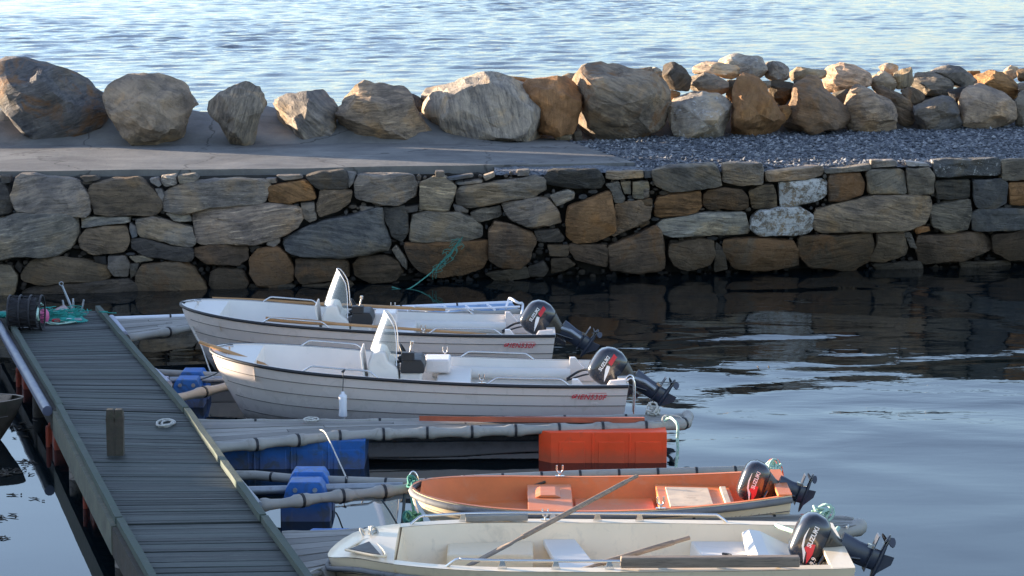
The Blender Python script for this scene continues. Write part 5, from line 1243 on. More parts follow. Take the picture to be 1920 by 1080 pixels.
# fender
fp = ony(643, 760, YB - 1.03)
t = thing('boat_fender', 'white plastic fender hanging on a black cord from the rail of the nearer white boat', 'fender', fp)
mb = MB(); S = [(-.17, .01), (-.165, .022), (-.15, .024), (-.14, .045), (-.12, .052), (0, .046), (.10, .052), (.125, .045), (.14, .024), (.165, .02), (.17, .008)]
mb.loft([[(r * math.cos(a), r * math.sin(a), z) for a in [R(k * 30) for k in range(12)]] for z, r in S]); part(mb, 'body', M['whitep'], t)
mb = MB(); mb.tube([(0, 0, .16), (.004, .03, .30), (0, .05, .39)], .006, 6); mb.tube([(-.01, .03, .40), (.02, .06, .42), (.0, .06, .39)], .012, 6); part(mb, 'cord', M['black'], t)

# ------------------------------------------------------------------ outboard motors
def sell(xf, xb, w_, z, n=4.0, K=28):
    c, a = (xf + xb) / 2, (xb - xf) / 2; out = []
    for k in range(K):
        th = 2 * math.pi * k / K; cs, sn = math.cos(th), math.sin(th)
        out.append((c + a * math.copysign(abs(cs) ** (2 / n), cs), w_ * math.copysign(abs(sn) ** (2 / n), sn), z))
    return out
def outboard(label, loc, tilt, s, style, steer=0.0, legx=1.0, lf=0.9):
    t = thing('outboard_motor', label, 'outboard motor', loc, 'outboard motors'); t.rotation_euler = (0, -R(tilt), R(steer)) ; t.scale = (s, s, s)
    big = style == 'big'
    mb = MB()
    if big: secs = [(.18, -.19, .20, .135), (.20, -.215, .225, .15), (.30, -.235, .255, .162), (.40, -.235, .25, .162), (.48, -.215, .215, .152), (.535, -.18, .16, .128), (.56, -.13, .10, .09), (.567, -.05, .03, .03)]
    else: secs = [(.14, -.18, .18, .12), (.155, -.205, .21, .135), (.22, -.225, .245, .145), (.31, -.22, .25, .145), (.375, -.20, .22, .135), (.41, -.165, .17, .11), (.427, -.11, .11, .075), (.432, -.04, .03, .03)]
    mb.loft([sell(a, b, w_, z) for z, a, b, w_ in secs]); cw = part(mb, 'cowling', M['engine'], t)
    mb = MB(); mb.loft([sell(a, b, w_, z) for z, a, b, w_ in ((-.02, -.08, .10, .07), (.04, -.11, .12, .095), (.11, -.165, .165, .115), (secs[0][0] - .004, secs[0][1], secs[0][2], secs[0][3] - .005))])
    for k in range(3): mb.box((-.12 + .1 * k, -.112, .10), (.05, .02, .018), tone=.9)
    part(mb, 'lower_cowl', M['enginelow'], t)
    yd = -(secs[2][3] + .0035)
    if big:
        text_obj('SUZUKI', .062, M['decalw'], cw, Matrix.Translation((.03, yd, .425)) @ FACE, weight=.0016, shear=0.1)
        mb = MB(); mb.prism([(.05, .335), (.185, .335), (.20, .39), (.07, .39)], 'y', yd, yd + .02); mb.build('red_stripe', M['decalr'], cw)
        mb = MB(); mb.prism([(-.17, .30), (-.02, .325), (.04, .345), (.03, .385), (-.02, .375), (-.09, .345)], 'y', yd, yd + .02); mb.build('white_flash', M['decalw'], cw)
    else:
        text_obj('SUZUKI', .060, M['decalw'], cw, Matrix.Translation((.055, yd, .275)) @ FACE, weight=.0016, shear=0.1)
        mb = MB(); mb.prism([(-.20, .235), (-.10, .215), (.0, .225), (-.02, .29), (-.07, .31), (-.10, .27)], 'y', yd, yd + .02); mb.build('red_stripe', M['decalr'], cw)
        mb = MB(); mb.prism([(-.20, .26), (-.10, .282), (-.06, .318), (.02, .338), (.12, .342), (.03, .352), (-.06, .338), (-.12, .302)], 'y', yd - .001, yd + .02); mb.build('white_flash', M['decalw'], cw)
        if style == 'small9':
            text_obj('9.9', .06, M['decalw'], cw, Matrix.Translation((-.15, yd - .0, .185)) @ FACE, weight=.0012)
    # leg
    root_ = t; n_before = set(o.name for o in bpy.data.objects)
    mb = MB()
    legs = [(-.0, .10, .065), (-.12, .095, .06), (-.28, .085, .055), (-.42, .085, .05), (-.60, .08, .032), (-.66, .085, .024)]
    mb.loft([[(.04 * legx + a * math.cos(q) * (1.25 if math.cos(q) > 0 else 1), b * math.sin(q), z) for q in [R(k * 22.5) for k in range(16)]] for z, a, b in legs])
    part(mb, 'midsection', M['leg'], t)
    mb = MB(); mb.prism([(-.07, -.50), (.26, -.50), (.25, -.488), (-.06, -.488)], 'y', -.075, .075); part(mb, 'cavitation_plate', M['leg'], t)
    mb = MB(); xs_ = [(-.13, .006), (-.11, .024), (-.05, .044), (.08, .046), (.17, .036), (.20, .03)]
    mb.loft([[(x, r * math.cos(q), -.66 + r * math.sin(q)) for q in [R(k * 30) for k in range(12)]] for x, r in xs_])
    mb.prism([(-.06, -.69), (.12, -.69), (.13, -.86), (.06, -.86)], 'y', -.008, .008); part(mb, 'gearcase', M['leg'], t)
    mb = MB(); mb.tube([(.20, 0, -.66), (.27, 0, -.66), (.29, 0, -.66)], [.034, .028, .01], 10)
    for k in range(3):
        a = R(30 + 120 * k); u = Vector((0, math.cos(a), math.sin(a))); v = Vector((0, -math.sin(a), math.cos(a))); bl = []; c0 = Vector((.235, 0, -.66))
        for rr_, w_ in ((.02, .028), (.06, .05), (.10, .055), (.125, .03), (.132, .008)):
            for sg in (-1, 1): bl.append(c0 + u * rr_ + v * w_ * sg + Vector((sg * w_ * .55, 0, 0)))
        mb.add(bl, [(2 * i, 2 * i + 1, 2 * i + 3, 2 * i + 2) for i in range(4)], smooth=True)
        mb.add([q + Vector((.005, 0, 0)) for q in bl], [(2 * i, 2 * i + 2, 2 * i + 3, 2 * i + 1) for i in range(4)], smooth=True)
    part(mb, 'propeller', M['engine'], t)
    for o in t.children:
        if o.name.split('.')[0] in ('midsection', 'cavitation_plate', 'gearcase', 'propeller'):
            for v in o.data.vertices: v.co.z *= lf; v.co.x *= 1.12
    mb = MB(); mb.box((-.10, 0, -.05), (.05, .20, .24)); mb.box((-.045, 0, -.02), (.09, .10, .20))
    for sy in (-.08, .08): mb.box((-.14, sy, .02), (.10, .035, .05)); mb.tube([(-.18, sy, -.06), (-.12, sy, -.06)], .012, 6); mb.tube([(-.05, sy, .06), (.02, sy * .6, -.22)], .016, 6)
    mb.tube([(-.06, .05, -.02), (-.10, .03, .12)], .02, 6)
    part(mb, 'clamp_bracket', M['engine'], t)
    if big:
        mb = MB(); mb.tube([(.06, -.05, .02), (.10, -.06, -.14), (.09, -.05, -.30)], .03, 8); part(mb, 'tilt_strut', M['galv'], t)
    else:
        mb = MB(); mb.tube([(-.02, -.11, .10), (-.20, -.15, .13), (-.22, -.15, .135)], [.022, .018, .02], 8); mb.tube([(-.20, -.15, .13), (-.30, -.16, .14)], .024, 8); part(mb, 'tiller_handle', M['engine'], t)
    mb = MB(); mb.box((.16, 0, -.465 * lf), (.03, .05, .07)); part(mb, 'anode', M['steel'], t)
    return t
bx = near_b.location.x + L2 / 2
outboard('black outboard motor with silver lit top tilted up on the nearer white console boat', (bx + .06, YB - .12, .55), 57, .98, 'big', lf=.69)
bx = far_b.location.x + L2 / 2
outboard('black outboard motor tilted up on the farther white console boat, closest to the stone wall', (bx + .06, YA - .12, .57), 57, .98, 'big', lf=.69)
# ------------------------------------------------------------------ the orange boat
YO, LO = 26.5, 3.80
ob = thing('rowing_boat', 'small boat with faded orange interior, cream hull and grey rubber rim', 'boat', (onz(770, 920, .55).x + LO / 2, YO, 0))
FO = hull_funcs(LO, 1.62, 0.545, 0.475, 0.585, draft=.16, rake=.42, bowlen=.42, sternw=.74, pw=2.7, tr=.05, e0=.75); half, zs, P = FO
oh = build_hull(ob, FO, M['cream'], us=[0, .3, .55, .78, 1.0], lap=.011)
build_inside(ob, FO, M['orange'], wall=.055, zf=.27, capmat=M['orange'], t0=.02, tend=.975, flare=.10)
rubrail(ob, FO, M['greyrub'], .034, drop=.045)
X = lambda t: -LO / 2 + t * LO
def thwart(par, x0, x1, hw0, hw1, z, th, mat, name='thwart', bev=.01):
    mb = MB(); mb.hexa([(x0, -hw0, z - th), (x1, -hw1, z - th), (x1, hw1, z - th), (x0, hw0, z - th)], [(x0, -hw0, z), (x1, -hw1, z), (x1, hw1, z), (x0, hw0, z)])
    return part(mb, name, mat, par, bevel=bev)
thwart(ob, X(.31), X(.43), iw(FO, .31, .30), iw(FO, .43, .30), .42, .12, M['orange'])
mb = MB(); mb.hexa([(X(.33), .0, .423), (X(.40), .0, .423), (X(.40), .45, .423), (X(.33), .45, .423)], [(X(.345), .02, .445), (X(.385), .02, .445), (X(.385), .43, .445), (X(.345), .43, .445)]); part(mb, 'seat_hump', M['orange'], ob, bevel=.01)
st_ = thwart(ob, X(.66), X(.86), iw(FO, .66, .3), iw(FO, .86, .3) , .42, .14, M['orange'], 'stern_seat')
M['paleply'] = paint('worn_seat_board', (0.66, 0.50, 0.34), 0.6, 0.2, 4, dirt=((0.40, 0.26, 0.15), 0.55, 0.6))
thwart(ob, X(.685), X(.80), .44, .40, .438, .016, M['paleply'], 'seat_board', .004)
mb = MB(); mb.box((X(.84), -.02, .436), (.06, .85, .03)); part(mb, 'seat_trim', M['paleply'], ob, bevel=.005)
mb = MB(); mb.box((X(.545), 0, .29), (.80, .95, .03)); part(mb, 'floor_board', M['orange'], ob)
mb = MB(); a_, b_ = Vector((X(.345) - .30, half(.4) - .13, .32)), Vector((X(.345) + .06, half(.4) - .10, .43)); mb.tube([a_, b_], .014, 6); part(mb, 'dark_batten', M['darkwood'], ob)
for sg, t_ in ((1, .40), (-1, .655)): rowlock(ob, FO, t_, sg, 1.05, .03)
p = P(.87, .72, -1)
mk = paint('worn_brown_trace', (0.50, 0.37, 0.24), .6, .3, 20)
rnd = random.Random(31); mb = MB()
for k in range(16):
    q = P(.80 + .155 * k / 15, .80 - .015 * rnd.random(), -1); mb.box((q.x, q.y - .004, q.z + rnd.uniform(-.02, .02)), (rnd.uniform(.008, .03), .008, rnd.uniform(.008, .045)), tone=rnd.random())
mb.build('worn_marking', mk, oh)
outboard('smaller black outboard motor with white flash, tilted up on the orange boat', (ob.location.x + LO / 2 - .10, YO, .50), 70, .9, 'small', lf=.5)

# ------------------------------------------------------------------ the cream boat
YC, LC = 23.8, 4.72
cb = thing('open_boat', 'cream open foreground boat with steel side rails and a triangular foredeck opening', 'boat', (onz(612, 1049, .5).x + LC / 2, YC, 0))
FC = hull_funcs(LC, 2.0, .62, .60, .60, draft=.18, rake=.40, bowlen=.36, sternw=.86, pw=1.9, tr=.02, e0=.6, e1=.3, bowlow=.11); half, zs, P = FC
ch = build_hull(cb, FC, M['cream'], us=[0, .4, .8, 1.0], lap=.008)
build_inside(cb, FC, M['cream'], wall=.15, capw=.15, zf=.25, t0=.13, tend=.965, flare=.06, name='inner_hull')
rubrail(cb, FC, M['greyrub'], .026, drop=.10)
X = lambda t: -LC / 2 + t * LC
mb = MB(); T = [0.0, .004, .012, .025, .045, .07, .09, .11, .135]; m = len(T); cols = []
for j, f in enumerate((-1, -.6, -.2, .2, .6, 1)):
    cols.append([Vector((P(t_, 1, 1).x, half(t_) * f * .985, zs(t_) + .006 + .05 * (1 - f * f) * min(1, t_ * 12))) for t_ in T])
mb.add([v for c_ in cols for v in c_], [(j * m + i, j * m + i + 1, (j + 1) * m + i + 1, (j + 1) * m + i) for j in range(5) for i in range(m - 1)], smooth=True)
e_ = [c_[-1] for c_ in cols]; d_ = [v + Vector((.03, 0, -.16)) for v in e_]; mb.add(e_ + d_, [(i, i + 1, 7 + i, 6 + i) for i in range(5)])
fdk = part(mb, 'foredeck', M['cream'], cb)
def dk(px, py, z):
    v = onz(px, py, z); return (v.x - cb.location.x, v.y - cb.location.y, z)
tri = [dk(655, 1029, .662), dk(692, 1015, .667), dk(714, 1040, .667)]
tri_o = [dk(648, 1031, .656), dk(692, 1011, .656), dk(722, 1043, .656)]
mb = MB(); mb.hexa([(v[0], v[1], v[2] - .012) for v in tri], tri, 0.3); mb.build('hatch_dark_plate', M['black'], fdk)  # black plate painted in for the darkness inside the opening
mb = MB(); mb.tube(smooth_path([tri_o[0], tri_o[1], tri_o[2], tri_o[0]], 5), .012, 6); mb.build('hatch_rim', M['cream'], fdk)
# inside: side lockers, thwarts, stern seat and motor well
mb = MB(); mb.hexa([(X(.23), .22, .24), (X(.40), .22, .24), (X(.40), .76, .24), (X(.23), .66, .24)], [(X(.23), .24, .45), (X(.40), .24, .45), (X(.40), .78, .45), (X(.23), .68, .45)]); part(mb, 'side_locker', M['cream'], cb, bevel=.02)
mb = MB(); mb.hexa([(X(.46), -.78, .40), (X(.54), -.78, .40), (X(.485), .78, .40), (X(.42), .78, .40)], [(X(.46), -.78, .465), (X(.54), -.78, .465), (X(.485), .78, .465), (X(.42), .78, .465)]); part(mb, 'thwart', M['inner'], cb, bevel=.015)
mb = MB(); mb.hexa([(X(.75), -.74, .24), (X(.87), -.72, .24), (X(.87), .72, .24), (X(.71), .74, .24)], [(X(.755), -.75, .455), (X(.87), -.73, .455), (X(.87), .73, .455), (X(.715), .75, .455)]); part(mb, 'stern_seat', M['inner'], cb, bevel=.02)
mb = MB(); prf = [(X(.82), .3), (X(.955), .3), (X(.955), .38), (X(.90), .47), (X(.85), .585), (X(.828), .60), (X(.815), .57)]
mb.prism(prf, 'y', -.55, .62); part(mb, 'motor_well', M['inner'], cb, bevel=.012)
mb = MB(); mb.tube(smooth_path([(X(.77), .2, .468), (X(.785), .12, .475), (X(.78), .02, .468), (X(.80), .08, .468)], 3), .012, 6); part(mb, 'fuel_strap', M['black'], cb)
handrail(cb, FC, .155, .79, 1, h=.075, r=.014, posts=(.26, .35, .44, .53, .615), inset=.07)
handrail(cb, FC, .235, .86, -1, h=.075, r=.014, posts=(.34, .44, .54, .64, .75), inset=.10)
mb = MB(); a_, b_ = P(.265, 1, 1), P(.39, 1, 1); mb.hexa([(a_.x, a_.y - .13, zs(.3) + .01), (b_.x, b_.y - .13, zs(.3) + .01), (b_.x, b_.y - .06, zs(.3) + .01), (a_.x, a_.y - .06, zs(.3) + .01)], [(a_.x, a_.y - .13, zs(.3) + .07), (b_.x, b_.y - .13, zs(.3) + .07), (b_.x, b_.y - .06, zs(.3) + .07), (a_.x, a_.y - .06, zs(.3) + .07)])
part(mb, 'rail_pad', M['greywood'], cb, bevel=.008)
mb = MB(); a_, b_ = P(.565, 1, -1), P(.905, 1, -1)
x0_, x1_ = onz(1165, 1065, .66).x - cb.location.x, onz(1503, 1063, .66).x - cb.location.x
mb.hexa([(x0_, a_.y + .06, .62), (x1_, a_.y + .09, .62), (x1_, a_.y + .18, .62), (x0_, a_.y + .15, .62)], [(x0_, a_.y + .055, .715), (x1_, a_.y + .085, .715), (x1_, a_.y + .185, .715), (x0_, a_.y + .155, .715)])
part(mb, 'rail_pad', M['oldoar'], cb, bevel=.012)
rowlock(cb, FC, .425, 1, .9, .05)
mb = MB(); q = dk(1170, 1040, .5); 
outboard('black outboard motor with red and white flash tilted up on the foreground cream boat', (cb.location.x + LC / 2 - .06, YC, .55), 67, 1.0, 'small9', lf=.6)
oar('oar', 'longer weathered oar leaning from the cream boat towards the orange boat', onz(880, 1060, .47), ony(1195, 892, 25.1), .75, M['oldoar'], .075, .024, roll=R(12))
oar('oar', 'shorter weathered oar resting in the near rowlock of the cream boat, handle raised', onz(1040, 1082, .42), ony(1293, 1008, 23.7), .5, M['oldoar'], .05, .026)
def rowhorn(px, py, Y):
    pass
# boards lying on the piers
bt_ = thing('red_board', 'long faded red painted board lying on the broad finger pier', 'board', onz(1000, 785, .42))
mb = MB(); secs = []
for k in range(25):
    u = k / 24; px = lerp(786, 1208, u); w_ = lerp(.012, .075, min(1, u * 2.2)); c = onz(px, lerp(784, 786, u), .43 + .01 * math.sin(u * 9))
    secs.append([(c.x, c.y - w_, c.z - .03), (c.x, c.y + w_, c.z - .03), (c.x, c.y + w_, c.z + .012), (c.x, c.y - w_, c.z + .03)])
mb.loft(secs, smooth=False); part(mb, 'board_plank', M['redpaint'], bt_, world=True)

# ------------------------------------------------------------------ ropes
def rope(name, label, pts, th, mat, cat='rope', n=6, group=None):
    mb = MB(); pts = [Vector(p) for p in pts]; mb.tube(smooth_path(pts, n), th, 6)
    o = mb.build(name, mat, org=pts[0]); return tag(o, label, cat, group)
def knot(c, r, n, seed, th, mat, mb=None, sq=(1, 1, 1)):
    rnd = random.Random(seed); m_ = mb or MB()
    for _ in range(n):
        a = rnd.uniform(0, 6.28); ax = Vector((rnd.uniform(-1, 1), rnd.uniform(-1, 1), rnd.uniform(-1, 1))).normalized(); bx_ = ax.orthogonal().normalized(); cx_ = ax.cross(bx_)
        o = Vector(c) + Vector((rnd.uniform(-r, r) * .5 * sq[0], rnd.uniform(-r, r) * .5 * sq[1], rnd.uniform(-r, r) * .5 * sq[2])); rr_ = r * rnd.uniform(.4, .9)
        m_.tube([o + (bx_ * math.cos(a + k * .55) * sq[0] + cx_ * math.sin(a + k * .55)) * rr_ for k in range(12)], th, 5)
    return m_
# frayed rope on the wall
def wl(px, py, d=.18): v = onwall(px, py); return Vector((v.x, v.y - d - .08, v.z))
wr = thing('mooring_line', 'green frayed mooring line hanging down the stone wall into the water', 'rope', wl(860, 446))
main = [wl(862, 448), wl(845, 470), wl(822, 495), wl(795, 517, .3), wl(765, 532, .6)]
mb = MB(); mb.tube(smooth_path(main + [onz(735, 538, .02)], 6), .011, 6); part(mb, 'line', M['ropeg'], wr, world=True)
mb = MB(); rnd = random.Random(2)
for k in range(46):
    a = smooth_path(main, 4)[rnd.randint(0, 9)]; q = a + Vector((rnd.gauss(0, .055), -.03, rnd.gauss(0, .06)))
    mb.tube(smooth_path([a, (a + q) / 2 + Vector((rnd.gauss(0, .04), -.03, rnd.gauss(0, .04))), q + Vector((-.05, 0, -.08))], 3), .0045, 4)
part(mb, 'frayed_strands', M['ropeg'], wr, world=True)
rope('mooring_line', 'thin pale line slanting from the broad finger pier down to the grey boom', [onz(600, 806, .42), onz(611, 813, .46), ony(630, 853, 29.0), onz(650, 897, .34)], .009, M['ropew'])
coil('rope_coil', 'tangled pale rope with a blue strand on the far edge of the broad pier', onz(582, 790, .40), .09, M['ropew'], 2, 1.2, seed=4, th=.010)
mb = knot(onz(1226, 770, .44), .085, 9, 5, .012, M['ropew']); tag(mb.build('rope_knot', M['ropew'], org=onz(1226, 775, .40)), 'knotted dirty white rope near the motor at the end of the broad pier', 'rope')
rope('mooring_line', 'pale green rope hanging from the end of the broad finger pier into the water', [onz(1246, 790, .40), ony(1256, 783, 30.5), ony(1266, 790, 30.0), ony(1271, 800, 29.9), ony(1270, 825, 29.9), ony(1271, 840, 29.9), ony(1269, 862, 29.9), ony(1266, 890, 29.9)], .017, M['ropel'])
rope('rope_loop', 'pale loop of rope arching over the end of the broad finger pier', [onz(1243, 793, .40), ony(1243, 783, 30.5), ony(1252, 779, 30.6), ony(1270, 780, 30.6), onz(1282, 788, .40)], .011, M['ropew'])
# tie at the apex of the grey boom
rg = thing('mooring_ring', 'steel hoop wrapped in green rope at the tip of the grey boom', 'mooring ring', onz(775, 912, .3))
c = onz(775, 905, .38)
mb = MB(); mb.tube(smooth_path([(c.x - .05, c.y, c.z - .05), (c.x - .045, c.y, c.z + .06), (c.x, c.y, c.z + .12), (c.x + .045, c.y, c.z + .06), (c.x + .05, c.y, c.z - .05)], 4), .010, 8); part(mb, 'hoop', M['steel'], rg, world=True)
part(knot((c.x, c.y - .02, c.z + .015), .07, 9, 8, .012, M['ropeg']), 'rope_wrap', M['ropeg'], rg, world=True)
rope('mooring_line', 'green rope hanging down from the steel hoop beside the orange boat', [ony(773, 905, 27.1), ony(772, 930, 27.0), ony(775, 955, 26.9), ony(773, 985, 26.8)], .014, M['ropeg'])
mb = knot(ony(775, 972, 26.75), .08, 10, 9, .013, M['ropeg'], sq=(1.3, 1, .7)); tag(mb.build('rope_knot', M['ropeg'], org=ony(775, 972, 26.75)), 'bunched green rope knot low at the bow of the orange boat', 'rope')
rope('bow_line', 'short white strap at the stem of the orange boat', [ony(775, 934, 26.45), ony(779, 948, 26.42), ony(784, 962, 26.4)], .012, M['whitep'])
rope('mooring_line', 'dark wet rope dropping straight from the grey boom into the water', [onz(759, 921, .26), ony(757, 950, 27.1), ony(753, 992, 26.9)], .016, M['roped'])
rope('mooring_line', 'thin dark rope slanting away under the grey boom to the water', [onz(716, 938, .24), ony(730, 958, 27.0), ony(750, 992, 26.8)], .010, M['roped'])
mb = knot(onz(1452, 874, .42), .07, 10, 12, .013, M['ropel'], sq=(1.2, 1, .8)); tag(mb.build('rope_knot', M['ropel'], org=onz(1452, 880, .36)), 'pale green rope bundle behind the motor of the orange boat', 'rope')
mb = knot(onz(1538, 965, .46), .09, 12, 13, .014, M['ropel'], sq=(1.2, 1, .8)); tag(mb.build('rope_knot', M['ropel'], org=onz(1540, 975, .40)), 'pale green rope bundle behind the motor of the cream boat', 'rope')
rope('mooring_line', 'pale green line from the cream boat stern to the nearest pier', [onz(1455, 985, .62), onz(1475, 992, .64), onz(1500, 998, .63), onz(1535, 992, .55), onz(1560, 1000, .45), onz(1572, 990, .42)], .022, M['ropel'])
rope('rope_loop', 'grey rope loop arching over the end of the nearest pier', [onz(1562, 990, .40), ony(1563, 975, 25.9), ony(1580, 968, 25.9), ony(1592, 978, 25.8), onz(1588, 990, .40)], .013, M['ropew'])
mb = knot(onz(694, 1000, .66), .07, 8, 15, .011, M['ropew'], sq=(1.3, 1, .5)); tag(mb.build('rope_lashing', M['ropew'], org=onz(694, 1003, .62)), 'frayed pale lashing on the foredeck of the cream boat', 'rope')
rope('bow_line', 'pale bow line from the cream boat nose to the dock', [onz(628, 1058, .45), onz(605, 1064, .40), onz(583, 1072, .44), onz(570, 1083, .5)], .012, M['ropew'])
rope('bow_line', 'pale bow line from the farther white boat down to the short boom', [ony(360, 612, 35.9), ony(368, 630, 35.6), ony(377, 647, 35.2), ony(392, 690, 34.6), onz(400, 708, .34)], .009, M['ropew'])
rope('bow_line', 'thin dark bow line from the nearer white boat to the short boom', [ony(421, 690, 32.3), ony(400, 703, 33.0), onz(375, 712, .3)], .008, M['roped'])
# boarding ladder of the nearer white boat
lt_ = MB(); sx = near_b.location.x + L2 / 2; yy = YB - .62
for dy in (-.11, .11): lt_.tube(smooth_path([(sx - .04, yy + dy, .63), (sx + .03, yy + dy, .70), (sx + .08, yy + dy, .62), (sx + .07, yy + dy, .25)], 4), .013, 8)
for z in (.5, .36): lt_.tube([(sx + .075, yy - .11, z), (sx + .075, yy + .11, z)], .011, 6)
o = part(lt_, 'boarding_ladder', M['steel'], near_b, world=True)

# ------------------------------------------------------------------ gear on the far end of the dock
cr = thing('fishing_creel', 'black mesh creel standing on the far end of the dock', 'creel', onz(50, 618, ZD))
mb = MB(); n_ = 20
ring = lambda x, r, ph=0: [(x, .24 * r / .24 * math.cos(a), .24 + .24 * (r / .24) * math.sin(a)) for a in [R(k * 18) for k in range(20)]]
for x in (-.22, -.07, .07, .22): mb.tube([Vector(v) for v in ring(x, .24)], .014, 6, closed=True)
part(mb, 'frame', M['creel'], cr)
mb = MB()
for k in range(20):
    a = R(k * 18); mb.tube([(-.22, .235 * math.cos(a), .24 + .235 * math.sin(a)), (.22, .235 * math.cos(a + .4), .24 + .235 * math.sin(a + .4))], .005, 4)
    mb.tube([(-.22, .235 * math.cos(a), .24 + .235 * math.sin(a)), (.22, .235 * math.cos(a - .4), .24 + .235 * math.sin(a - .4))], .005, 4)
mb.loft([ring(x, r) for x, r in ((-.215, .21), (-.1, .20), (.05, .195), (.16, .21))])
part(mb, 'mesh_cover', M['creel'], cr)
by = onz(83, 606, ZD); mb = MB()
mb.loft([[(by.x + r * math.cos(q), by.y + r * math.sin(q), by.z + z) for q in [R(k * 30) for k in range(12)]] for z, r in ((0, .03), (.02, .055), (.08, .075), (.15, .07), (.19, .045), (.21, .02))])
tag(mb.build('net_buoy', M['pink'], org=by), 'pink buoy leaning against the black creel', 'buoy')
nb = onz(118, 600, ZD)
net = thing('fishing_net', 'heap of teal netting with loose floats beside the black creel', 'fishing net', nb)
mb = MB(); G = 26; vs = []
for i in range(G + 1):
    for j in range(G + 1):
        u, v = i / G * 2 - 1, j / G * 2 - 1; rr_ = min(1, math.hypot(u, v)); h = (1 - rr_ ** 2) * .15
        vs.append((u * .34 + .03, v * .28 - u * .12, max(.004, h * (.7 + .8 * noise.noise(Vector((u * 2.5, v * 2.5, 1)))) + .05 * noise.noise(Vector((u * 8, v * 8, 3))) * (1 - rr_))))
mb.add(vs, [(i * (G + 1) + j, (i + 1) * (G + 1) + j, (i + 1) * (G + 1) + j + 1, i * (G + 1) + j + 1) for i in range(G) for j in range(G) if math.hypot(i / G * 2 - 1, j / G * 2 - 1) < .97], smooth=True)
rnd = random.Random(6)
for k in range(60):
    x, y = rnd.gauss(.02, .2), rnd.gauss(0, .14); a = Vector((x, y - x * .3, rnd.uniform(.02, .14)))
    mb.tube(smooth_path([a + Vector((rnd.gauss(0, .09), rnd.gauss(0, .05), rnd.uniform(-.02, .05))) for _ in range(4)], 3), .006, 4)
part(mb, 'netting', M['net'], net)
for x, y, m_ in ((-.05, -.27, 'decalr'), (.14, -.22, 'whitep'), (.24, -.20, 'galv')):
    mb = MB(); mb.tube([(x - .06, y, .035), (x - .045, y, .035), (x + .045, y + .01, .035), (x + .06, y + .01, .035)], [.012, .026, .026, .012], 8); part(mb, 'net_float', M[m_], net)
mb = MB(); rag = [(-.02 + .15 * math.cos(R(k * 36)), .14 + .1 * math.sin(R(k * 36)), .06 + .08 * (k % 3) * .4) for k in range(10)]
mb.add(rag + [(0, .14, .20)], [(k, (k + 1) % 10, 10) for k in range(10)], smooth=True); part(mb, 'sack', paint('faded_pink_sack', (.42, .33, .31), .9, .3, 12, bump=.8), net)
pts = []
for k in range(46):
    a = k * .42; pts.append(nb + Vector((-.05 + .02 * k * .35 * .4 + .16 * math.cos(a), -.33 + .10 * math.sin(a * 1.03) - .02 * math.sin(k * .2), .012 + .004 * (k % 5))))
mb = MB(); mb.tube(smooth_path(pts, 3), .008, 6); tag(mb.build('rope_loops', M['ropel'], org=nb + Vector((0, -.3, 0))), 'loose pale green rope loops on the dock in front of the netting', 'rope')
rope('rope_tail', 'pale rope draped over the black creel', [onz(72, 600, ZD + .20), onz(70, 590, ZD + .32), onz(74, 570, ZD + .30), onz(80, 572, ZD + .12)], .016, M['ropel'])
rope('net_end', 'teal net end trailing over the left dock edge behind the creel', [onz(-20, 592, ZD + .1), onz(5, 590, ZD + .1), onz(25, 592, ZD + .05)], .05, M['net'])
an = thing('grapnel_anchor', 'grey grapnel anchor standing among the netting on the dock', 'anchor', onz(138, 592, ZD))
mb = MB(); mb.tube([(0, 0, .03), (-.06, 0, .2), (-.155, 0, .44)], [.022, .018, .015], 8); mb.tube([Vector((-.165 + .028 * math.cos(a), 0, .465 + .028 * math.sin(a))) for a in [R(k * 36) for k in range(10)]], .007, 6, closed=True); part(mb, 'shank', M['galv'], an)
for a in (10, 100, 190, 280):
    u = Vector((math.cos(R(a)), math.sin(R(a)), 0)); mb = MB(); mb.tube(smooth_path([Vector((0, 0, .03)), u * .07 + Vector((0, 0, .02)), u * .12 + Vector((0, 0, .09)), u * .15 + Vector((0, 0, .23))], 4), [.014] * 13, 8); part(mb, 'fluke', M['galv'], an)

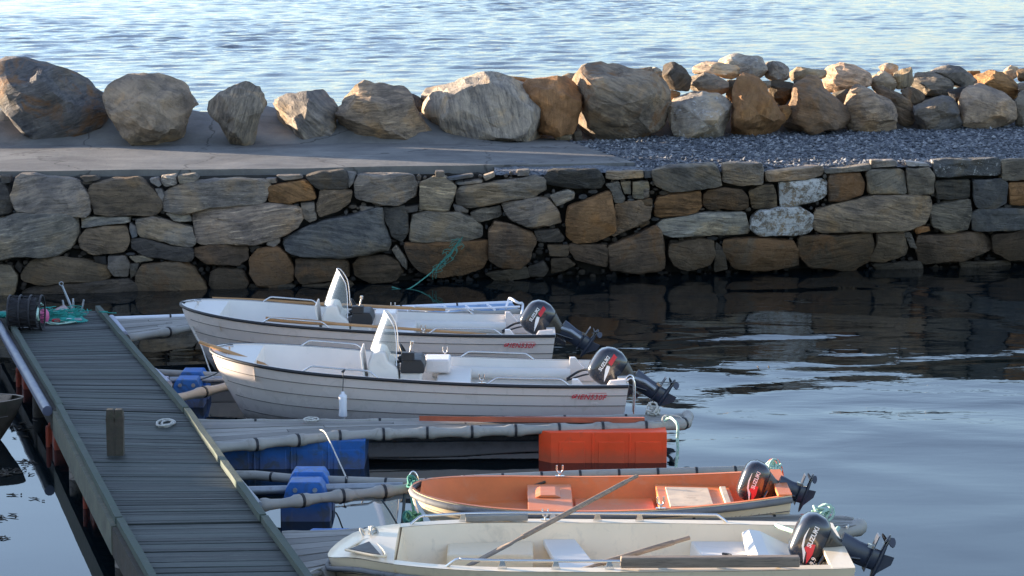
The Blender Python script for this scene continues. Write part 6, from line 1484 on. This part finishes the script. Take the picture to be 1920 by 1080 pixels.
# ------------------------------------------------------------------ left edge of the view
wb = thing('wooden_skiff', 'old dark wooden skiff, only its brown bow reaching in from the left edge', 'boat', (-5.86 - 1.9, 31.45, 0), rz=math.pi)
FW = hull_funcs(3.8, 1.35, .52, .46, .5, draft=.12, rake=.35, bowlen=.55, sternw=.8, pw=1.5)
build_hull(wb, FW, M['darkwood'], us=[0, .35, .68, 1.0]); build_inside(wb, FW, M['oldoar'], wall=.05, zf=.06, t0=.03)
wd_ = MB(); rnd = random.Random(9)
for (cx_, cy_, rx, ry, n_) in ((20, 800, 40, 14, 30), (15, 884, 22, 8, 26), (48, 866, 14, 5, 14), (12, 890, 12, 6, 8), (60, 935, 10, 3, 3), (25, 930, 20, 3, 5), (13, 970, 14, 4, 8), (8, 1008, 10, 3, 6), (58, 880, 25, 12, 6), (1440, 700, 60, 20, 3)):
    for _ in range(n_):
        c = onz(cx_ + rnd.gauss(0, rx * .6), cy_ + rnd.gauss(0, ry * .6), .006); a = rnd.uniform(0, 6.28); l = rnd.uniform(.02, .07)
        pts = [c + Vector((math.cos(a) * l * s_, math.sin(a) * l * s_ + rnd.gauss(0, .012), rnd.uniform(0, .01))) for s_ in (-1, -.3, .4, 1)]
        wd_.tube(pts, [.004, .011, .010, .003], 5, flat=.5)
tag(wd_.build('floating_seaweed', M['darkwood']), 'scraps of dark seaweed floating on the calm water left of the dock', 'seaweed', kind='stuff')
# ------------------------------------------------------------------ light
SUN_EL = R(5.8); az = math.atan2(SUNAZ[0], SUNAZ[1])
sun = bpy.data.lights.new('sun', 'SUN'); so = bpy.data.objects.new('sun', sun); COL.objects.link(so)
sun.energy = 5.0; sun.angle = R(0.5); sun.color = (1.0, 0.82, 0.62)
to = Vector((math.sin(az) * math.cos(SUN_EL), math.cos(az) * math.cos(SUN_EL), math.sin(SUN_EL)))
so.rotation_euler = to.to_track_quat('Z', 'Y').to_euler(); so.location = (-30, 30, 30)
wd = bpy.data.worlds.new('World'); sc.world = wd; wd.use_nodes = True
nt = wd.node_tree; bg = nt.nodes['Background']
sky = nt.nodes.new('ShaderNodeTexSky'); sky.sky_type = 'NISHITA'; sky.sun_disc = False
sky.sun_elevation = SUN_EL; sky.sun_rotation = az; sky.altitude = 0; sky.air_density = 1.0; sky.dust_density = 0.35; sky.ozone_density = 3.5
hs = nt.nodes.new('ShaderNodeHueSaturation'); hs.inputs['Saturation'].default_value = 0.72; nt.links.new(sky.outputs[0], hs.inputs['Color']); tn_ = nt.nodes.new('ShaderNodeMix'); tn_.data_type = 'RGBA'; tn_.blend_type = 'MULTIPLY'; tn_.inputs[0].default_value = 1; tn_.inputs[7].default_value = (1.04, 0.99, 1.02, 1); nt.links.new(hs.outputs[0], tn_.inputs[6]); nt.links.new(tn_.outputs[2], bg.inputs[0]); bg.inputs[1].default_value = 0.15
sc.view_settings.view_transform = 'Standard'; sc.view_settings.look = 'None'; sc.view_settings.gamma = 1
sc.view_settings.exposure = 2.2
sc.render.engine = 'CYCLES'
sc.cycles.use_denoising = True
sc.cycles.max_bounces = 8; sc.cycles.transparent_max_bounces = 8
sc.cycles.caustics_reflective = False; sc.cycles.caustics_refractive = False
